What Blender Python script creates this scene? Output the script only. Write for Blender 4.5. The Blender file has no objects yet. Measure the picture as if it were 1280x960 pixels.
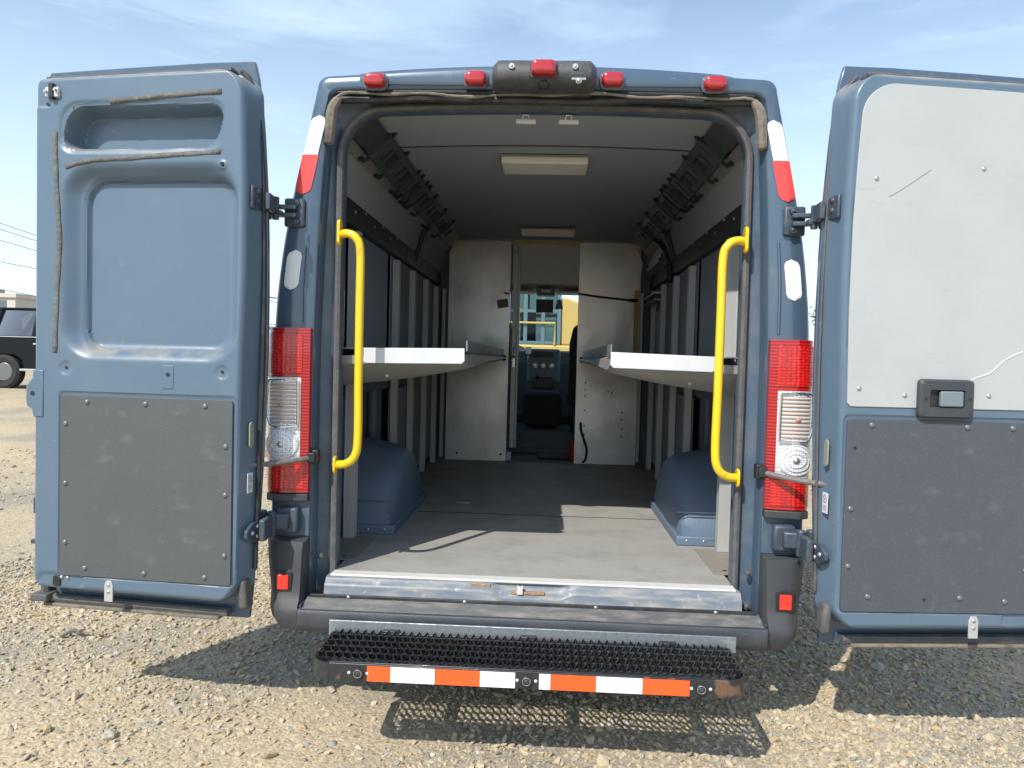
import bpy, bmesh, math, random
import numpy as np
from mathutils import Vector, Matrix
from math import sin, cos, pi, radians, sqrt

sc = bpy.context.scene
COL = sc.collection
random.seed(7)
rng = np.random.default_rng(7)

# ------------------------------------------------------------------ camera
F = 930.0
cam_d = bpy.data.cameras.new('camera')
cam_d.sensor_width = 36.0
cam_d.lens = F / 1280 * 36.0
cam_d.clip_start = 0.05
cam_d.clip_end = 2000
cam = bpy.data.objects.new('camera', cam_d)
COL.objects.link(cam)
_yaw, _t, _roll = radians(2.70), radians(-1.92), radians(1.5)
fw = Vector((-sin(_yaw) * cos(_t), cos(_yaw) * cos(_t), sin(_t)))
rt = Vector((cos(_yaw), sin(_yaw), 0))
up = rt.cross(fw)
R_ = rt * cos(_roll) + up * sin(_roll)
U_ = up * cos(_roll) - rt * sin(_roll)
m = Matrix(((R_.x, U_.x, -fw.x, 0.042), (R_.y, U_.y, -fw.y, -2.85), (R_.z, U_.z, -fw.z, 1.40), (0, 0, 0, 1)))
cam.matrix_world = m
sc.camera = cam

# ------------------------------------------------------------------ world, sun, exposure
SUN_FROM = Vector((-0.50, -0.85, 1.0)).normalized()
SUN_EL = math.asin(SUN_FROM.z)
w = bpy.data.worlds.new('World')
sc.world = w
w.use_nodes = True
nt = w.node_tree
nt.nodes.clear()
N = nt.nodes.new
out = N('ShaderNodeOutputWorld'); bg = N('ShaderNodeBackground'); sky = N('ShaderNodeTexSky')
sky.sky_type = 'NISHITA'; sky.sun_disc = False
sky.sun_elevation = SUN_EL; sky.sun_rotation = math.atan2(SUN_FROM.x, SUN_FROM.y)
sky.altitude = 50; sky.air_density = 1.15; sky.dust_density = 0.6; sky.ozone_density = 1.6
tc = N('ShaderNodeTexCoord'); mp = N('ShaderNodeMapping'); mp.inputs['Scale'].default_value = (1.0, 1.6, 5.0)
mp.inputs['Rotation'].default_value = (0.15, 0.1, 0.5)
nz = N('ShaderNodeTexNoise'); nz.inputs['Scale'].default_value = 1.6; nz.inputs['Detail'].default_value = 7
nz.inputs['Roughness'].default_value = 0.6; nz.inputs['Distortion'].default_value = 0.5
rp = N('ShaderNodeValToRGB'); rp.color_ramp.elements[0].position = 0.34; rp.color_ramp.elements[1].position = 0.80
rp.color_ramp.elements[0].color = (0, 0, 0, 1); rp.color_ramp.elements[1].color = (0.75, 0.75, 0.75, 1)
# thin high cloud and summer haze, denser toward the horizon
sx = N('ShaderNodeSeparateXYZ'); hz = N('ShaderNodeMapRange')
hz.inputs['From Min'].default_value = 0.0; hz.inputs['From Max'].default_value = 0.52
hz.inputs['To Min'].default_value = 0.78; hz.inputs['To Max'].default_value = 0.0
ad = N('ShaderNodeMath'); ad.operation = 'MAXIMUM'
mx = N('ShaderNodeMixRGB'); mx.inputs['Color2'].default_value = (6.0, 7.3, 8.6, 1)
L = nt.links.new
L(tc.outputs['Generated'], mp.inputs['Vector']); L(mp.outputs['Vector'], nz.inputs['Vector']); L(nz.outputs['Fac'], rp.inputs['Fac'])
L(tc.outputs['Generated'], sx.inputs[0]); L(sx.outputs['Z'], hz.inputs['Value'])
L(rp.outputs['Color'], ad.inputs[0]); L(hz.outputs['Result'], ad.inputs[1]); L(ad.outputs[0], mx.inputs['Fac'])
L(sky.outputs['Color'], mx.inputs['Color1']); L(mx.outputs['Color'], bg.inputs['Color']); L(bg.outputs['Background'], out.inputs['Surface'])
bg.inputs['Strength'].default_value = 0.15

sd = bpy.data.lights.new('sun', 'SUN'); sd.energy = 4.2; sd.angle = radians(0.53); sd.color = (1.0, 0.955, 0.88)
sun = bpy.data.objects.new('sun', sd); COL.objects.link(sun)
sun.rotation_euler = SUN_FROM.to_track_quat('Z', 'Y').to_euler()
sun.location = SUN_FROM * 30

sc.view_settings.view_transform = 'Standard'
sc.view_settings.look = 'None'
sc.view_settings.gamma = 1.0
sc.view_settings.exposure = 0.25
sc.render.engine = 'CYCLES'
sc.cycles.max_bounces = 10
sc.cycles.diffuse_bounces = 6
sc.cycles.use_denoising = True
sc.cycles.sample_clamp_indirect = 10

# ------------------------------------------------------------------ helpers
def mat(name, c, rough=0.5, metal=0.0, bump=0.0, bscale=40.0, var=0.0, vscale=3.0, vcol=None, coat=0.0,
        stretch=None, spec=0.5, detail=4.0, vlo=0.45, vhi=0.75, extra=None, trans=0.0, dust=0.0):
    M = bpy.data.materials.new(name); M.use_nodes = True
    t = M.node_tree; b = t.nodes['Principled BSDF']
    b.inputs['Base Color'].default_value = (*c, 1); b.inputs['Roughness'].default_value = rough
    b.inputs['Metallic'].default_value = metal; b.inputs['Coat Weight'].default_value = coat
    b.inputs['Specular IOR Level'].default_value = spec
    if trans: b.inputs['Transmission Weight'].default_value = trans
    tcn = t.nodes.new('ShaderNodeTexCoord'); vec = tcn.outputs['Object']
    if stretch:
        mpn = t.nodes.new('ShaderNodeMapping'); mpn.inputs['Scale'].default_value = stretch
        t.links.new(vec, mpn.inputs[0]); vec = mpn.outputs[0]
    if var > 0:
        n = t.nodes.new('ShaderNodeTexNoise'); n.inputs['Scale'].default_value = vscale; n.inputs['Detail'].default_value = 8
        n.inputs['Roughness'].default_value = 0.62
        t.links.new(vec, n.inputs['Vector'])
        r = t.nodes.new('ShaderNodeMapRange'); r.inputs['From Min'].default_value = vlo; r.inputs['From Max'].default_value = vhi
        r.inputs['To Max'].default_value = var
        t.links.new(n.outputs['Fac'], r.inputs['Value'])
        mxn = t.nodes.new('ShaderNodeMixRGB'); mxn.inputs['Color1'].default_value = (*c, 1)
        vc = vcol or tuple(x * 0.6 for x in c)
        mxn.inputs['Color2'].default_value = (*vc, 1)
        t.links.new(r.outputs['Result'], mxn.inputs['Fac']); t.links.new(mxn.outputs['Color'], b.inputs['Base Color'])
        if extra:   # a second, finer layer (scratches, dust, a painted reflection): (scale vector, noise scale, lo, hi, amount, colour)
            for es, ens, lo, hi, am, ec in extra:
                m2 = t.nodes.new('ShaderNodeMapping'); m2.inputs['Scale'].default_value = es
                t.links.new(tcn.outputs['Object'], m2.inputs[0])
                n2 = t.nodes.new('ShaderNodeTexNoise'); n2.inputs['Scale'].default_value = ens; n2.inputs['Detail'].default_value = 6
                t.links.new(m2.outputs[0], n2.inputs['Vector'])
                r2 = t.nodes.new('ShaderNodeMapRange'); r2.inputs['From Min'].default_value = lo; r2.inputs['From Max'].default_value = hi
                r2.inputs['To Max'].default_value = am
                t.links.new(n2.outputs['Fac'], r2.inputs['Value'])
                m3 = t.nodes.new('ShaderNodeMixRGB'); m3.inputs['Color2'].default_value = (*ec, 1)
                prev = b.inputs['Base Color'].links[0].from_socket
                t.links.new(prev, m3.inputs['Color1']); t.links.new(r2.outputs['Result'], m3.inputs['Fac'])
                t.links.new(m3.outputs['Color'], b.inputs['Base Color'])
        rr = t.nodes.new('ShaderNodeMapRange'); rr.inputs['To Min'].default_value = rough; rr.inputs['To Max'].default_value = min(1, rough + 0.2)
        t.links.new(r.outputs['Result'], rr.inputs['Value']); t.links.new(rr.outputs['Result'], b.inputs['Roughness'])
    if dust:   # settled dust on faces that look up
        ge = t.nodes.new('ShaderNodeNewGeometry'); sp = t.nodes.new('ShaderNodeSeparateXYZ'); t.links.new(ge.outputs['True Normal'], sp.inputs[0])
        q = t.nodes.new('ShaderNodeMapRange'); q.inputs['From Min'].default_value = 0.25; q.inputs['From Max'].default_value = 0.9
        t.links.new(sp.outputs['Z'], q.inputs['Value'])
        dn = t.nodes.new('ShaderNodeTexNoise'); dn.inputs['Scale'].default_value = 14; dn.inputs['Detail'].default_value = 7
        t.links.new(tcn.outputs['Object'], dn.inputs['Vector'])
        q2 = t.nodes.new('ShaderNodeMapRange'); q2.inputs['From Min'].default_value = 0.35; q2.inputs['From Max'].default_value = 0.65; q2.inputs['To Max'].default_value = dust
        t.links.new(dn.outputs['Fac'], q2.inputs['Value'])
        mu = t.nodes.new('ShaderNodeMath'); mu.operation = 'MULTIPLY'; t.links.new(q.outputs['Result'], mu.inputs[0]); t.links.new(q2.outputs['Result'], mu.inputs[1])
        m4 = t.nodes.new('ShaderNodeMixRGB'); m4.inputs['Color2'].default_value = (0.36, 0.31, 0.24, 1)
        t.links.new(b.inputs['Base Color'].links[0].from_socket, m4.inputs['Color1']); t.links.new(mu.outputs[0], m4.inputs['Fac'])
        t.links.new(m4.outputs['Color'], b.inputs['Base Color'])
    if bump > 0:
        n = t.nodes.new('ShaderNodeTexNoise'); n.inputs['Scale'].default_value = bscale; n.inputs['Detail'].default_value = detail
        t.links.new(vec, n.inputs['Vector'])
        bp = t.nodes.new('ShaderNodeBump'); bp.inputs['Strength'].default_value = bump; bp.inputs['Distance'].default_value = 0.01
        t.links.new(n.outputs['Fac'], bp.inputs['Height']); t.links.new(bp.outputs['Normal'], b.inputs['Normal'])
    return M

def glass(name, tint=(0.9, 0.95, 0.93), refl=0.12, rough=0.02):
    M = bpy.data.materials.new(name); M.use_nodes = True
    t = M.node_tree; t.nodes.clear()
    o = t.nodes.new('ShaderNodeOutputMaterial'); a = t.nodes.new('ShaderNodeBsdfTransparent'); g = t.nodes.new('ShaderNodeBsdfGlossy')
    mi = t.nodes.new('ShaderNodeMixShader'); fr = t.nodes.new('ShaderNodeLayerWeight'); fr.inputs['Blend'].default_value = refl
    a.inputs['Color'].default_value = (*tint, 1); g.inputs['Roughness'].default_value = rough
    t.links.new(fr.outputs['Fresnel'], mi.inputs['Fac']); t.links.new(a.outputs[0], mi.inputs[1]); t.links.new(g.outputs[0], mi.inputs[2])
    t.links.new(mi.outputs[0], o.inputs['Surface'])
    return M

def lens_mat(name, c, scale=(60, 60, 200), strength=0.6, rough=0.12, metal=0.0, emit=None, kind='BANDS', dark=None):
    """moulded lamp plastic: wave ribs in colour and bump"""
    M = bpy.data.materials.new(name); M.use_nodes = True
    t = M.node_tree; b = t.nodes['Principled BSDF']
    b.inputs['Roughness'].default_value = rough; b.inputs['Metallic'].default_value = metal; b.inputs['Coat Weight'].default_value = 1.0
    b.inputs['Coat Roughness'].default_value = 0.04
    tcn = t.nodes.new('ShaderNodeTexCoord'); mpn = t.nodes.new('ShaderNodeMapping'); mpn.inputs['Scale'].default_value = scale
    wv = t.nodes.new('ShaderNodeTexVoronoi' if kind == 'CELLS' else 'ShaderNodeTexWave')
    wv.inputs['Scale'].default_value = 1.0
    t.links.new(tcn.outputs['Object'], mpn.inputs[0]); t.links.new(mpn.outputs[0], wv.inputs['Vector'])
    if kind != 'CELLS':
        wv.wave_type = 'BANDS'; wv.bands_direction = 'Z'; wv.inputs['Distortion'].default_value = 1.5
        src = wv.outputs['Fac']
    else:
        wv.inputs['Randomness'].default_value = 0.25
        src = wv.outputs['Distance']
    mxn = t.nodes.new('ShaderNodeMixRGB'); mxn.inputs['Color1'].default_value = (*c, 1)
    mxn.inputs['Color2'].default_value = (*(dark or tuple(x * 0.35 for x in c)), 1)
    t.links.new(src, mxn.inputs['Fac']); t.links.new(mxn.outputs['Color'], b.inputs['Base Color'])
    bp = t.nodes.new('ShaderNodeBump'); bp.inputs['Strength'].default_value = strength; bp.inputs['Distance'].default_value = 0.004
    t.links.new(src, bp.inputs['Height']); t.links.new(bp.outputs['Normal'], b.inputs['Normal'])
    return M

DUST = (0.34, 0.29, 0.22)
M = {}
M['paint'] = mat('van_paint', (0.066, 0.108, 0.160), 0.26, 0.15, var=0.10, vscale=3, vcol=DUST, coat=0.6, bump=0.02, bscale=6,
                 extra=[((1, 1, 0.4), 22, 0.60, 0.8, 0.25, DUST), ((6, 6, 40), 3, 0.71, 0.75, 0.35, (0.34, 0.36, 0.38))])
M['paint_in'] = mat('door_paint', (0.096, 0.150, 0.208), 0.36, 0.0, var=0.12, vscale=4, vcol=(0.22, 0.25, 0.27), coat=0.25, bump=0.03, bscale=30, dust=0.9,
                    extra=[((1, 1, 0.5), 30, 0.66, 0.84, 0.25, DUST), ((2, 2, .3), 7, 0.58, 0.85, 0.18, (0.15, 0.20, 0.25)), ((8, 8, 40), 3, 0.71, 0.75, 0.35, (0.34, 0.36, 0.38))])
M['jamb'] = mat('jamb_paint', (0.060, 0.095, 0.145), 0.4, 0.0, dust=0.8, var=0.3, vscale=9, vcol=(0.26, 0.25, 0.22), coat=0.3)
M['seal'] = mat('rubber_seal', (0.085, 0.085, 0.085), 0.65, var=0.5, vscale=16, vcol=(0.20, 0.18, 0.155), bump=0.3, bscale=60)
M['seal_dark'] = mat('dark_seal', (0.02, 0.022, 0.026), 0.55, var=0.3, vscale=14, vcol=(0.16, 0.14, 0.11))
M['tan_seal'] = mat('dusty_seal', (0.20, 0.175, 0.14), 0.85, var=0.9, vscale=16, vcol=(0.06, 0.055, 0.05), bump=0.5, bscale=50, stretch=(1, 1, 1))
M['plastic'] = mat('bumper_plastic', (0.045, 0.049, 0.055), 0.5, var=0.35, vscale=7, vcol=(0.12, 0.115, 0.105), bump=0.15, bscale=300)
M['plastic_dusty'] = mat('dusty_plastic', (0.050, 0.053, 0.060), 0.5, var=0.6, vscale=14, vcol=(0.15, 0.14, 0.125), bump=0.2, bscale=200)
M['bumper_face'] = mat('bumper_face_plastic', (0.040, 0.045, 0.055), 0.42, var=0.5, vscale=8, vcol=(0.085, 0.085, 0.085), bump=0.2, bscale=260, extra=[((.6, 1, 4), 14, 0.62, 0.8, 0.4, (0.16, 0.15, 0.14))])
M['bumper_top'] = mat('dusty_bumper_tread', (0.075, 0.077, 0.080), 0.6, var=0.9, vscale=9, vcol=(0.24, 0.22, 0.185), stretch=(1, 3, 1))
M['black'] = mat('black_plastic', (0.018, 0.019, 0.021), 0.45, var=0.3, vscale=20, vcol=(0.06, 0.06, 0.055))
M['trim'] = mat('dark_trim_board', (0.082, 0.088, 0.090), 0.5, var=0.22, vscale=5, vcol=(0.12, 0.125, 0.125), bump=0.25, bscale=420,
                extra=[((1, 1, 1.6), 11, 0.60, 0.85, 0.45, (0.20, 0.205, 0.21)), ((2, 1, 14), 16, 0.66, 0.82, 0.35, (0.22, 0.22, 0.22)), ((1, 1, 1), 260, 0.60, 0.80, 0.4, (0.22, 0.22, 0.22))])
M['trim_blue'] = mat('dark_blue_board', (0.070, 0.078, 0.095), 0.5, var=0.25, vscale=5, vcol=(0.10, 0.105, 0.115), bump=0.3, bscale=420,
                extra=[((1, 1, 1.6), 11, 0.60, 0.85, 0.45, (0.18, 0.185, 0.21)), ((2, 1, 14), 16, 0.66, 0.82, 0.35, (0.22, 0.22, 0.24)), ((1, 1, 1), 260, 0.58, 0.78, 0.5, (0.22, 0.22, 0.25))])
M['white_board'] = mat('white_board', (0.42, 0.435, 0.435), 0.5, var=0.5, vscale=4, vcol=(0.35, 0.37, 0.36), bump=0.06, bscale=60,
                       extra=[((1, 1, 5), 9, 0.62, 0.8, 0.35, (0.29, 0.30, 0.30)), ((6, 1, 30), 6, 0.70, 0.76, 0.5, (0.25, 0.26, 0.26))])
M['steel'] = mat('brushed_steel', (0.55, 0.55, 0.53), 0.35, 0.9, var=0.4, vscale=12, vcol=(0.30, 0.29, 0.27))
M['zinc'] = mat('galvanised_steel', (0.40, 0.43, 0.45), 0.42, 0.7, var=0.8, vscale=60, vcol=(0.24, 0.26, 0.28), vlo=0.4, vhi=0.6)
M['alu'] = mat('aluminium_channel', (0.46, 0.46, 0.45), 0.45, 0.2, var=0.3, vscale=8, vcol=(0.34, 0.32, 0.29), stretch=(1, 1, 0.3))
M['alu_panel'] = mat('aluminium_partition', (0.60, 0.585, 0.56), 0.36, 0.65, var=1.0, vscale=2.2, vcol=(0.38, 0.37, 0.36), bump=0.05, bscale=3,
                     extra=[((9, 1, 1), 8, 0.6, 0.78, 0.35, (0.20, 0.17, 0.14)), ((1, 1, 1), 1.3, 0.50, 0.70, 0.45, (0.60, 0.44, 0.30)), ((1, 1, 12), 14, 0.62, 0.8, 0.25, (0.62, 0.60, 0.57))])  # warm orange-brown patches paint a reflection into the metal colour
M['white_metal'] = mat('white_shelf_lip', (0.60, 0.61, 0.62), 0.35, 0.0, var=0.2, vscale=12)
M['shelf'] = mat('shelf_grey_paint', (0.27, 0.265, 0.255), 0.5, 0.15, var=0.5, vscale=9, vcol=(0.20, 0.19, 0.165))
M['yellow'] = mat('yellow_paint', (0.86, 0.56, 0.012), 0.28, 0.0, var=0.35, vscale=16, vcol=(0.55, 0.36, 0.03), coat=0.5, bump=0.05, bscale=90,
                  extra=[((1, 1, .5), 34, 0.66, 0.72, 0.5, (0.25, 0.18, 0.05))])
M['ceil'] = mat('ceiling_lining', (0.32, 0.35, 0.39), 0.75, var=0.3, vscale=2, vcol=(0.27, 0.30, 0.34), bump=0.15, bscale=250)
M['wall'] = mat('wall_lining', (0.32, 0.325, 0.335), 0.7, var=0.3, vscale=3, vcol=(0.21, 0.21, 0.22), bump=0.15, bscale=250)
M['wall_blue'] = mat('blue_grey_side_panel', (0.17, 0.205, 0.25), 0.5, var=0.5, vscale=2.5, vcol=(0.22, 0.225, 0.235))
M['inner'] = mat('inner_body_steel', (0.06, 0.078, 0.10), 0.5, var=0.6, vscale=3, vcol=(0.12, 0.135, 0.16))
M['rail'] = mat('black_wall_rail', (0.030, 0.033, 0.035), 0.45, var=0.4, vscale=8, vcol=(0.06, 0.062, 0.06))
M['duct'] = mat('grey_green_cable_duct', (0.048, 0.060, 0.064), 0.5, var=0.3, vscale=8, vcol=(0.04, 0.05, 0.05))
M['arch'] = mat('wheel_arch_cover', (0.115, 0.165, 0.24), 0.5, var=0.5, vscale=4, vcol=(0.12, 0.125, 0.13), bump=0.15, bscale=120,
                extra=[((1, 1, 1), 9, 0.6, 0.8, 0.4, (0.17, 0.18, 0.18))])
M['floor'] = mat('rubber_floor', (0.36, 0.35, 0.32), 0.5, var=0.6, vscale=5, vcol=(0.20, 0.20, 0.20), bump=0.2, bscale=180,
                 extra=[((1, 4, 1), 14, 0.6, 0.8, 0.45, (0.10, 0.10, 0.10)), ((3, 1, 1), 22, 0.66, 0.8, 0.4, (0.32, 0.31, 0.28))])
M['hatch'] = mat('floor_hatch', (0.25, 0.23, 0.20), 0.7, var=0.5, vscale=10)
M['edge'] = mat('bare_sill_edge', (0.75, 0.74, 0.70), 0.45, 0.2, var=0.4, vscale=20, vcol=(0.5, 0.47, 0.42))
M['sill'] = mat('worn_sill_paint', (0.15, 0.175, 0.21), 0.42, 0.0, var=0.9, vscale=14, vcol=(0.36, 0.33, 0.28), stretch=(0.5, 1, 3),
                extra=[((1, 1, 1), 30, 0.6, 0.75, 0.6, (0.5, 0.47, 0.42))])
M['rust'] = mat('rusty_latch', (0.30, 0.17, 0.09), 0.8, var=0.8, vscale=60, vcol=(0.5, 0.42, 0.33))
M['hinge'] = mat('hinge_paint', (0.050, 0.068, 0.095), 0.42, 0.1, var=0.4, vscale=30, vcol=(0.17, 0.18, 0.19))
M['red_lens'] = lens_mat('red_lens', (0.50, 0.008, 0.008), (1, 1, 26), 0.5, dark=(0.28, 0.003, 0.003))
M['red_led'] = lens_mat('red_led_lens', (0.85, 0.015, 0.010), (60, 60, 95), 1.0, kind='CELLS', dark=(0.20, 0.0, 0.0))
M['red_bulb'] = mat('marker_lens', (0.42, 0.012, 0.014), 0.15, coat=1.0, var=0.4, vscale=30, vcol=(0.35, 0.01, 0.01))
M['clear_lens'] = lens_mat('clear_lens', (0.74, 0.75, 0.76), (1, 1, 22), 1.0, metal=0.3, dark=(0.55, 0.38, 0.28))  # orange between the ribs: streak reflections put into the colour
M['silver'] = lens_mat('silver_reflector', (0.86, 0.87, 0.88), (70, 70, 70), 0.8, metal=0.3, kind='CELLS', dark=(0.55, 0.56, 0.58))
M['round_lens'] = lens_mat('round_clear_lens', (0.88, 0.89, 0.90), (120, 120, 120), 0.7, metal=0.2, kind='CELLS', dark=(0.60, 0.61, 0.63))
M['amber'] = mat('amber_bulb', (0.45, 0.22, 0.14), 0.2, coat=1.0)
M['reflector'] = lens_mat('red_reflector', (0.95, 0.05, 0.02), (160, 160, 160), 0.5, kind='CELLS', dark=(0.6, 0.01, 0.01))
M['tape_white'] = mat('white_reflective_tape', (0.86, 0.86, 0.86), 0.4, var=0.1, vscale=30)
M['tape_red'] = mat('red_reflective_tape', (0.80, 0.075, 0.07), 0.35, var=0.15, vscale=30)
M['tape_orange'] = mat('orange_red_tape', (0.90, 0.115, 0.020), 0.45, var=0.25, vscale=30, vcol=(0.75, 0.10, 0.03))
M['grate'] = mat('black_step_metal', (0.022, 0.023, 0.026), 0.32, 0.2, var=0.3, vscale=40, vcol=(0.10, 0.10, 0.10), coat=0.3)
M['step_face'] = mat('step_face_paint', (0.030, 0.032, 0.036), 0.4, 0.1, var=0.5, vscale=25, vcol=(0.12, 0.11, 0.10), vlo=0.55, vhi=0.8,
                     extra=[((1, 1, 1), 12, 0.60, 0.66, 0.5, (0.28, 0.15, 0.08))])
M['diff'] = mat('lamp_diffuser', (0.75, 0.73, 0.64), 0.5, var=0.2, vscale=10)
M['diff_frame'] = mat('lamp_frame', (0.26, 0.24, 0.17), 0.5)
M['liner'] = mat('cab_headliner', (0.62, 0.60, 0.55), 0.9)
M['seat'] = mat('seat_fabric', (0.035, 0.042, 0.05), 0.9, bump=0.3, bscale=200)
M['dash'] = mat('dash_plastic', (0.17, 0.21, 0.235), 0.6, var=0.2, vscale=8)
M['cab_floor'] = mat('cab_rubber_floor', (0.11, 0.145, 0.145), 0.7, var=0.5, vscale=8, vcol=(0.10, 0.11, 0.10))
M['grey_tape'] = mat('grey_foam_tape', (0.115, 0.115, 0.110), 0.85, var=0.6, vscale=30, vcol=(0.24, 0.24, 0.22), bump=0.5, bscale=90)
M['plug'] = mat('dusty_plug', (0.27, 0.26, 0.22), 0.7, var=0.4, vscale=40)
M['sticker'] = mat('white_sticker', (0.70, 0.68, 0.70), 0.5)
M['ink'] = mat('sticker_ink', (0.25, 0.24, 0.26), 0.6)
M['rivet'] = mat('rivet_head', (0.16, 0.165, 0.17), 0.35, 0.3, coat=0.2)
M['hose'] = mat('check_strap', (0.15, 0.14, 0.135), 0.6, var=0.5, vscale=60, vcol=(0.30, 0.27, 0.24))
M['tyre'] = mat('tyre_rubber', (0.022, 0.022, 0.022), 0.8, bump=0.3, bscale=80)
M['rim'] = mat('wheel_steel', (0.20, 0.205, 0.21), 0.4, 0.6)
M['glass'] = glass('window_glass')
M['dark_glass'] = glass('tinted_glass', (0.55, 0.62, 0.62), 0.25)
M['black_glass'] = glass('privacy_glass', (0.16, 0.18, 0.20), 0.35)
M['truck'] = mat('truck_black_paint', (0.006, 0.008, 0.011), 0.3, 0.0, spec=0.25, coat=0.0, var=0.1, vscale=3, vcol=(0.012, 0.012, 0.013))
M['chrome'] = mat('chrome', (0.8, 0.8, 0.8), 0.15, 1.0)
M['machine'] = mat('machine_yellow', (0.50, 0.35, 0.10), 0.5, var=0.5, vscale=3, vcol=(0.42, 0.33, 0.16))
M['teal'] = mat('machine_cab_blue_grey', (0.10, 0.17, 0.20), 0.4)
M['cream'] = mat('cream_render', (0.55, 0.50, 0.44), 0.9, var=0.2, vscale=1)
M['window_dark'] = mat('far_window', (0.10, 0.12, 0.14), 0.15, coat=0.5)
M['grey_car'] = mat('pale_car_paint', (0.45, 0.48, 0.52), 0.25, coat=0.8)
M['wood'] = mat('weathered_wood', (0.30, 0.22, 0.14), 0.9, var=0.5, vscale=9, stretch=(1, 8, 8))
M['bark'] = mat('bark', (0.13, 0.095, 0.065), 0.95, bump=0.6, bscale=20)
M['wire'] = mat('wire', (0.05, 0.05, 0.055), 0.6)
M['red_paint'] = mat('red_enamel', (0.62, 0.03, 0.03), 0.3, coat=0.6)
M['pole'] = mat('pole_wood', (0.16, 0.12, 0.09), 0.9, var=0.4, vscale=5, stretch=(3, 3, 0.3))

class MB:
    def __init__(s): s.v = []; s.f = []
    def add(s, vs, fs):
        o = len(s.v); s.v += [tuple(p) for p in vs]; s.f += [tuple(i + o for i in f) for f in fs]; return s
    def box(s, x0, x1, y0, y1, z0, z1):
        return s.add([(x0, y0, z0), (x1, y0, z0), (x1, y1, z0), (x0, y1, z0), (x0, y0, z1), (x1, y0, z1), (x1, y1, z1), (x0, y1, z1)],
                     [(0, 3, 2, 1), (4, 5, 6, 7), (0, 1, 5, 4), (1, 2, 6, 5), (2, 3, 7, 6), (3, 0, 4, 7)])
    def obox(s, c, ax, ay, az):  # centre and three half-axis vectors
        c = Vector(c); ax = Vector(ax); ay = Vector(ay); az = Vector(az); P = []
        for k in (-1, 1):
            for i, j in ((-1, -1), (1, -1), (1, 1), (-1, 1)): P.append(c + ax * i + ay * j + az * k)
        return s.add(P, [(0, 3, 2, 1), (4, 5, 6, 7), (0, 1, 5, 4), (1, 2, 6, 5), (2, 3, 7, 6), (3, 0, 4, 7)])
    def grid(s, G, closed=False):  # G: rows of points
        nr = len(G); nc = len(G[0]); vs = [p for r in G for p in r]; fs = []
        for i in range(nr - 1):
            for j in range(nc - (0 if closed else 1)):
                a = i * nc + j; b = i * nc + (j + 1) % nc
                fs.append((a, b, b + nc, a + nc))
        return s.add(vs, fs)
    def prism(s, poly, d):  # poly: 3d points, d: extrusion vector
        n = len(poly); d = Vector(d); a = [Vector(p) for p in poly]; b = [p + d for p in a]
        return s.add(a + b, [tuple(range(n))[::-1], tuple(range(n, 2 * n))] + [(i, (i + 1) % n, n + (i + 1) % n, n + i) for i in range(n)])
    def tube(s, path, r, n=10, caps=True):
        P = [Vector(p) for p in path]; rings = []; nrm = None
        rr = r if isinstance(r, (list, tuple)) else [r] * len(P)
        for i, p in enumerate(P):
            t = (P[min(i + 1, len(P) - 1)] - P[max(i - 1, 0)]).normalized()
            if nrm is None:
                nrm = t.orthogonal().normalized()
            else:
                nrm = (nrm - t * nrm.dot(t)); nrm = nrm.normalized() if nrm.length > 1e-6 else t.orthogonal().normalized()
            b = t.cross(nrm)
            rings.append([p + (nrm * cos(2 * pi * k / n) + b * sin(2 * pi * k / n)) * rr[i] for k in range(n)])
        o = len(s.v); s.grid(rings, closed=True)
        if caps:
            s.f.append(tuple(o + k for k in range(n))[::-1]); s.f.append(tuple(o + (len(P) - 1) * n + k for k in range(n)))
        return s
    def cyl(s, a, b, r, n=20): return s.tube([a, b], r, n)
    def dome(s, c, nrm, r, h, n=14, m=5):
        c = Vector(c); nrm = Vector(nrm).normalized(); u = nrm.orthogonal().normalized(); v = nrm.cross(u); G = []
        for i in range(m + 1):
            a = pi / 2 * i / m; G.append([c + (u * cos(2 * pi * k / n) + v * sin(2 * pi * k / n)) * (r * cos(a) + 1e-5) + nrm * h * sin(a) for k in range(n)])
        return s.grid(G, closed=True)
    def disc(s, c, nrm, r, n=20, u=None):
        c = Vector(c); nrm = Vector(nrm).normalized(); u = nrm.orthogonal().normalized(); v = nrm.cross(u)
        return s.add([c + (u * cos(2 * pi * k / n) + v * sin(2 * pi * k / n)) * r for k in range(n)], [tuple(range(n))])

def P(name, mb, m, parent=None, bevel=0.0, ang=35, seg=2, solid=0.0):
    me = bpy.data.meshes.new(name)
    me.from_pydata([tuple(v) for v in mb.v], [], mb.f)
    bm = bmesh.new(); bm.from_mesh(me)
    bmesh.ops.remove_doubles(bm, verts=bm.verts, dist=1e-5)
    bmesh.ops.recalc_face_normals(bm, faces=bm.faces)
    bm.to_mesh(me); bm.free()
    me.polygons.foreach_set('use_smooth', [True] * len(me.polygons))
    me.set_sharp_from_angle(angle=radians(ang))
    me.materials.append(M[m] if isinstance(m, str) else m)
    o = bpy.data.objects.new(name, me); COL.objects.link(o)
    if parent is not None: o.parent = parent
    if solid:
        so = o.modifiers.new('solid', 'SOLIDIFY'); so.thickness = solid; so.offset = 0
    if bevel:
        b = o.modifiers.new('bevel', 'BEVEL'); b.width = bevel; b.segments = seg; b.limit_method = 'ANGLE'; b.angle_limit = radians(40)
        b.harden_normals = False
    return o

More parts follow.
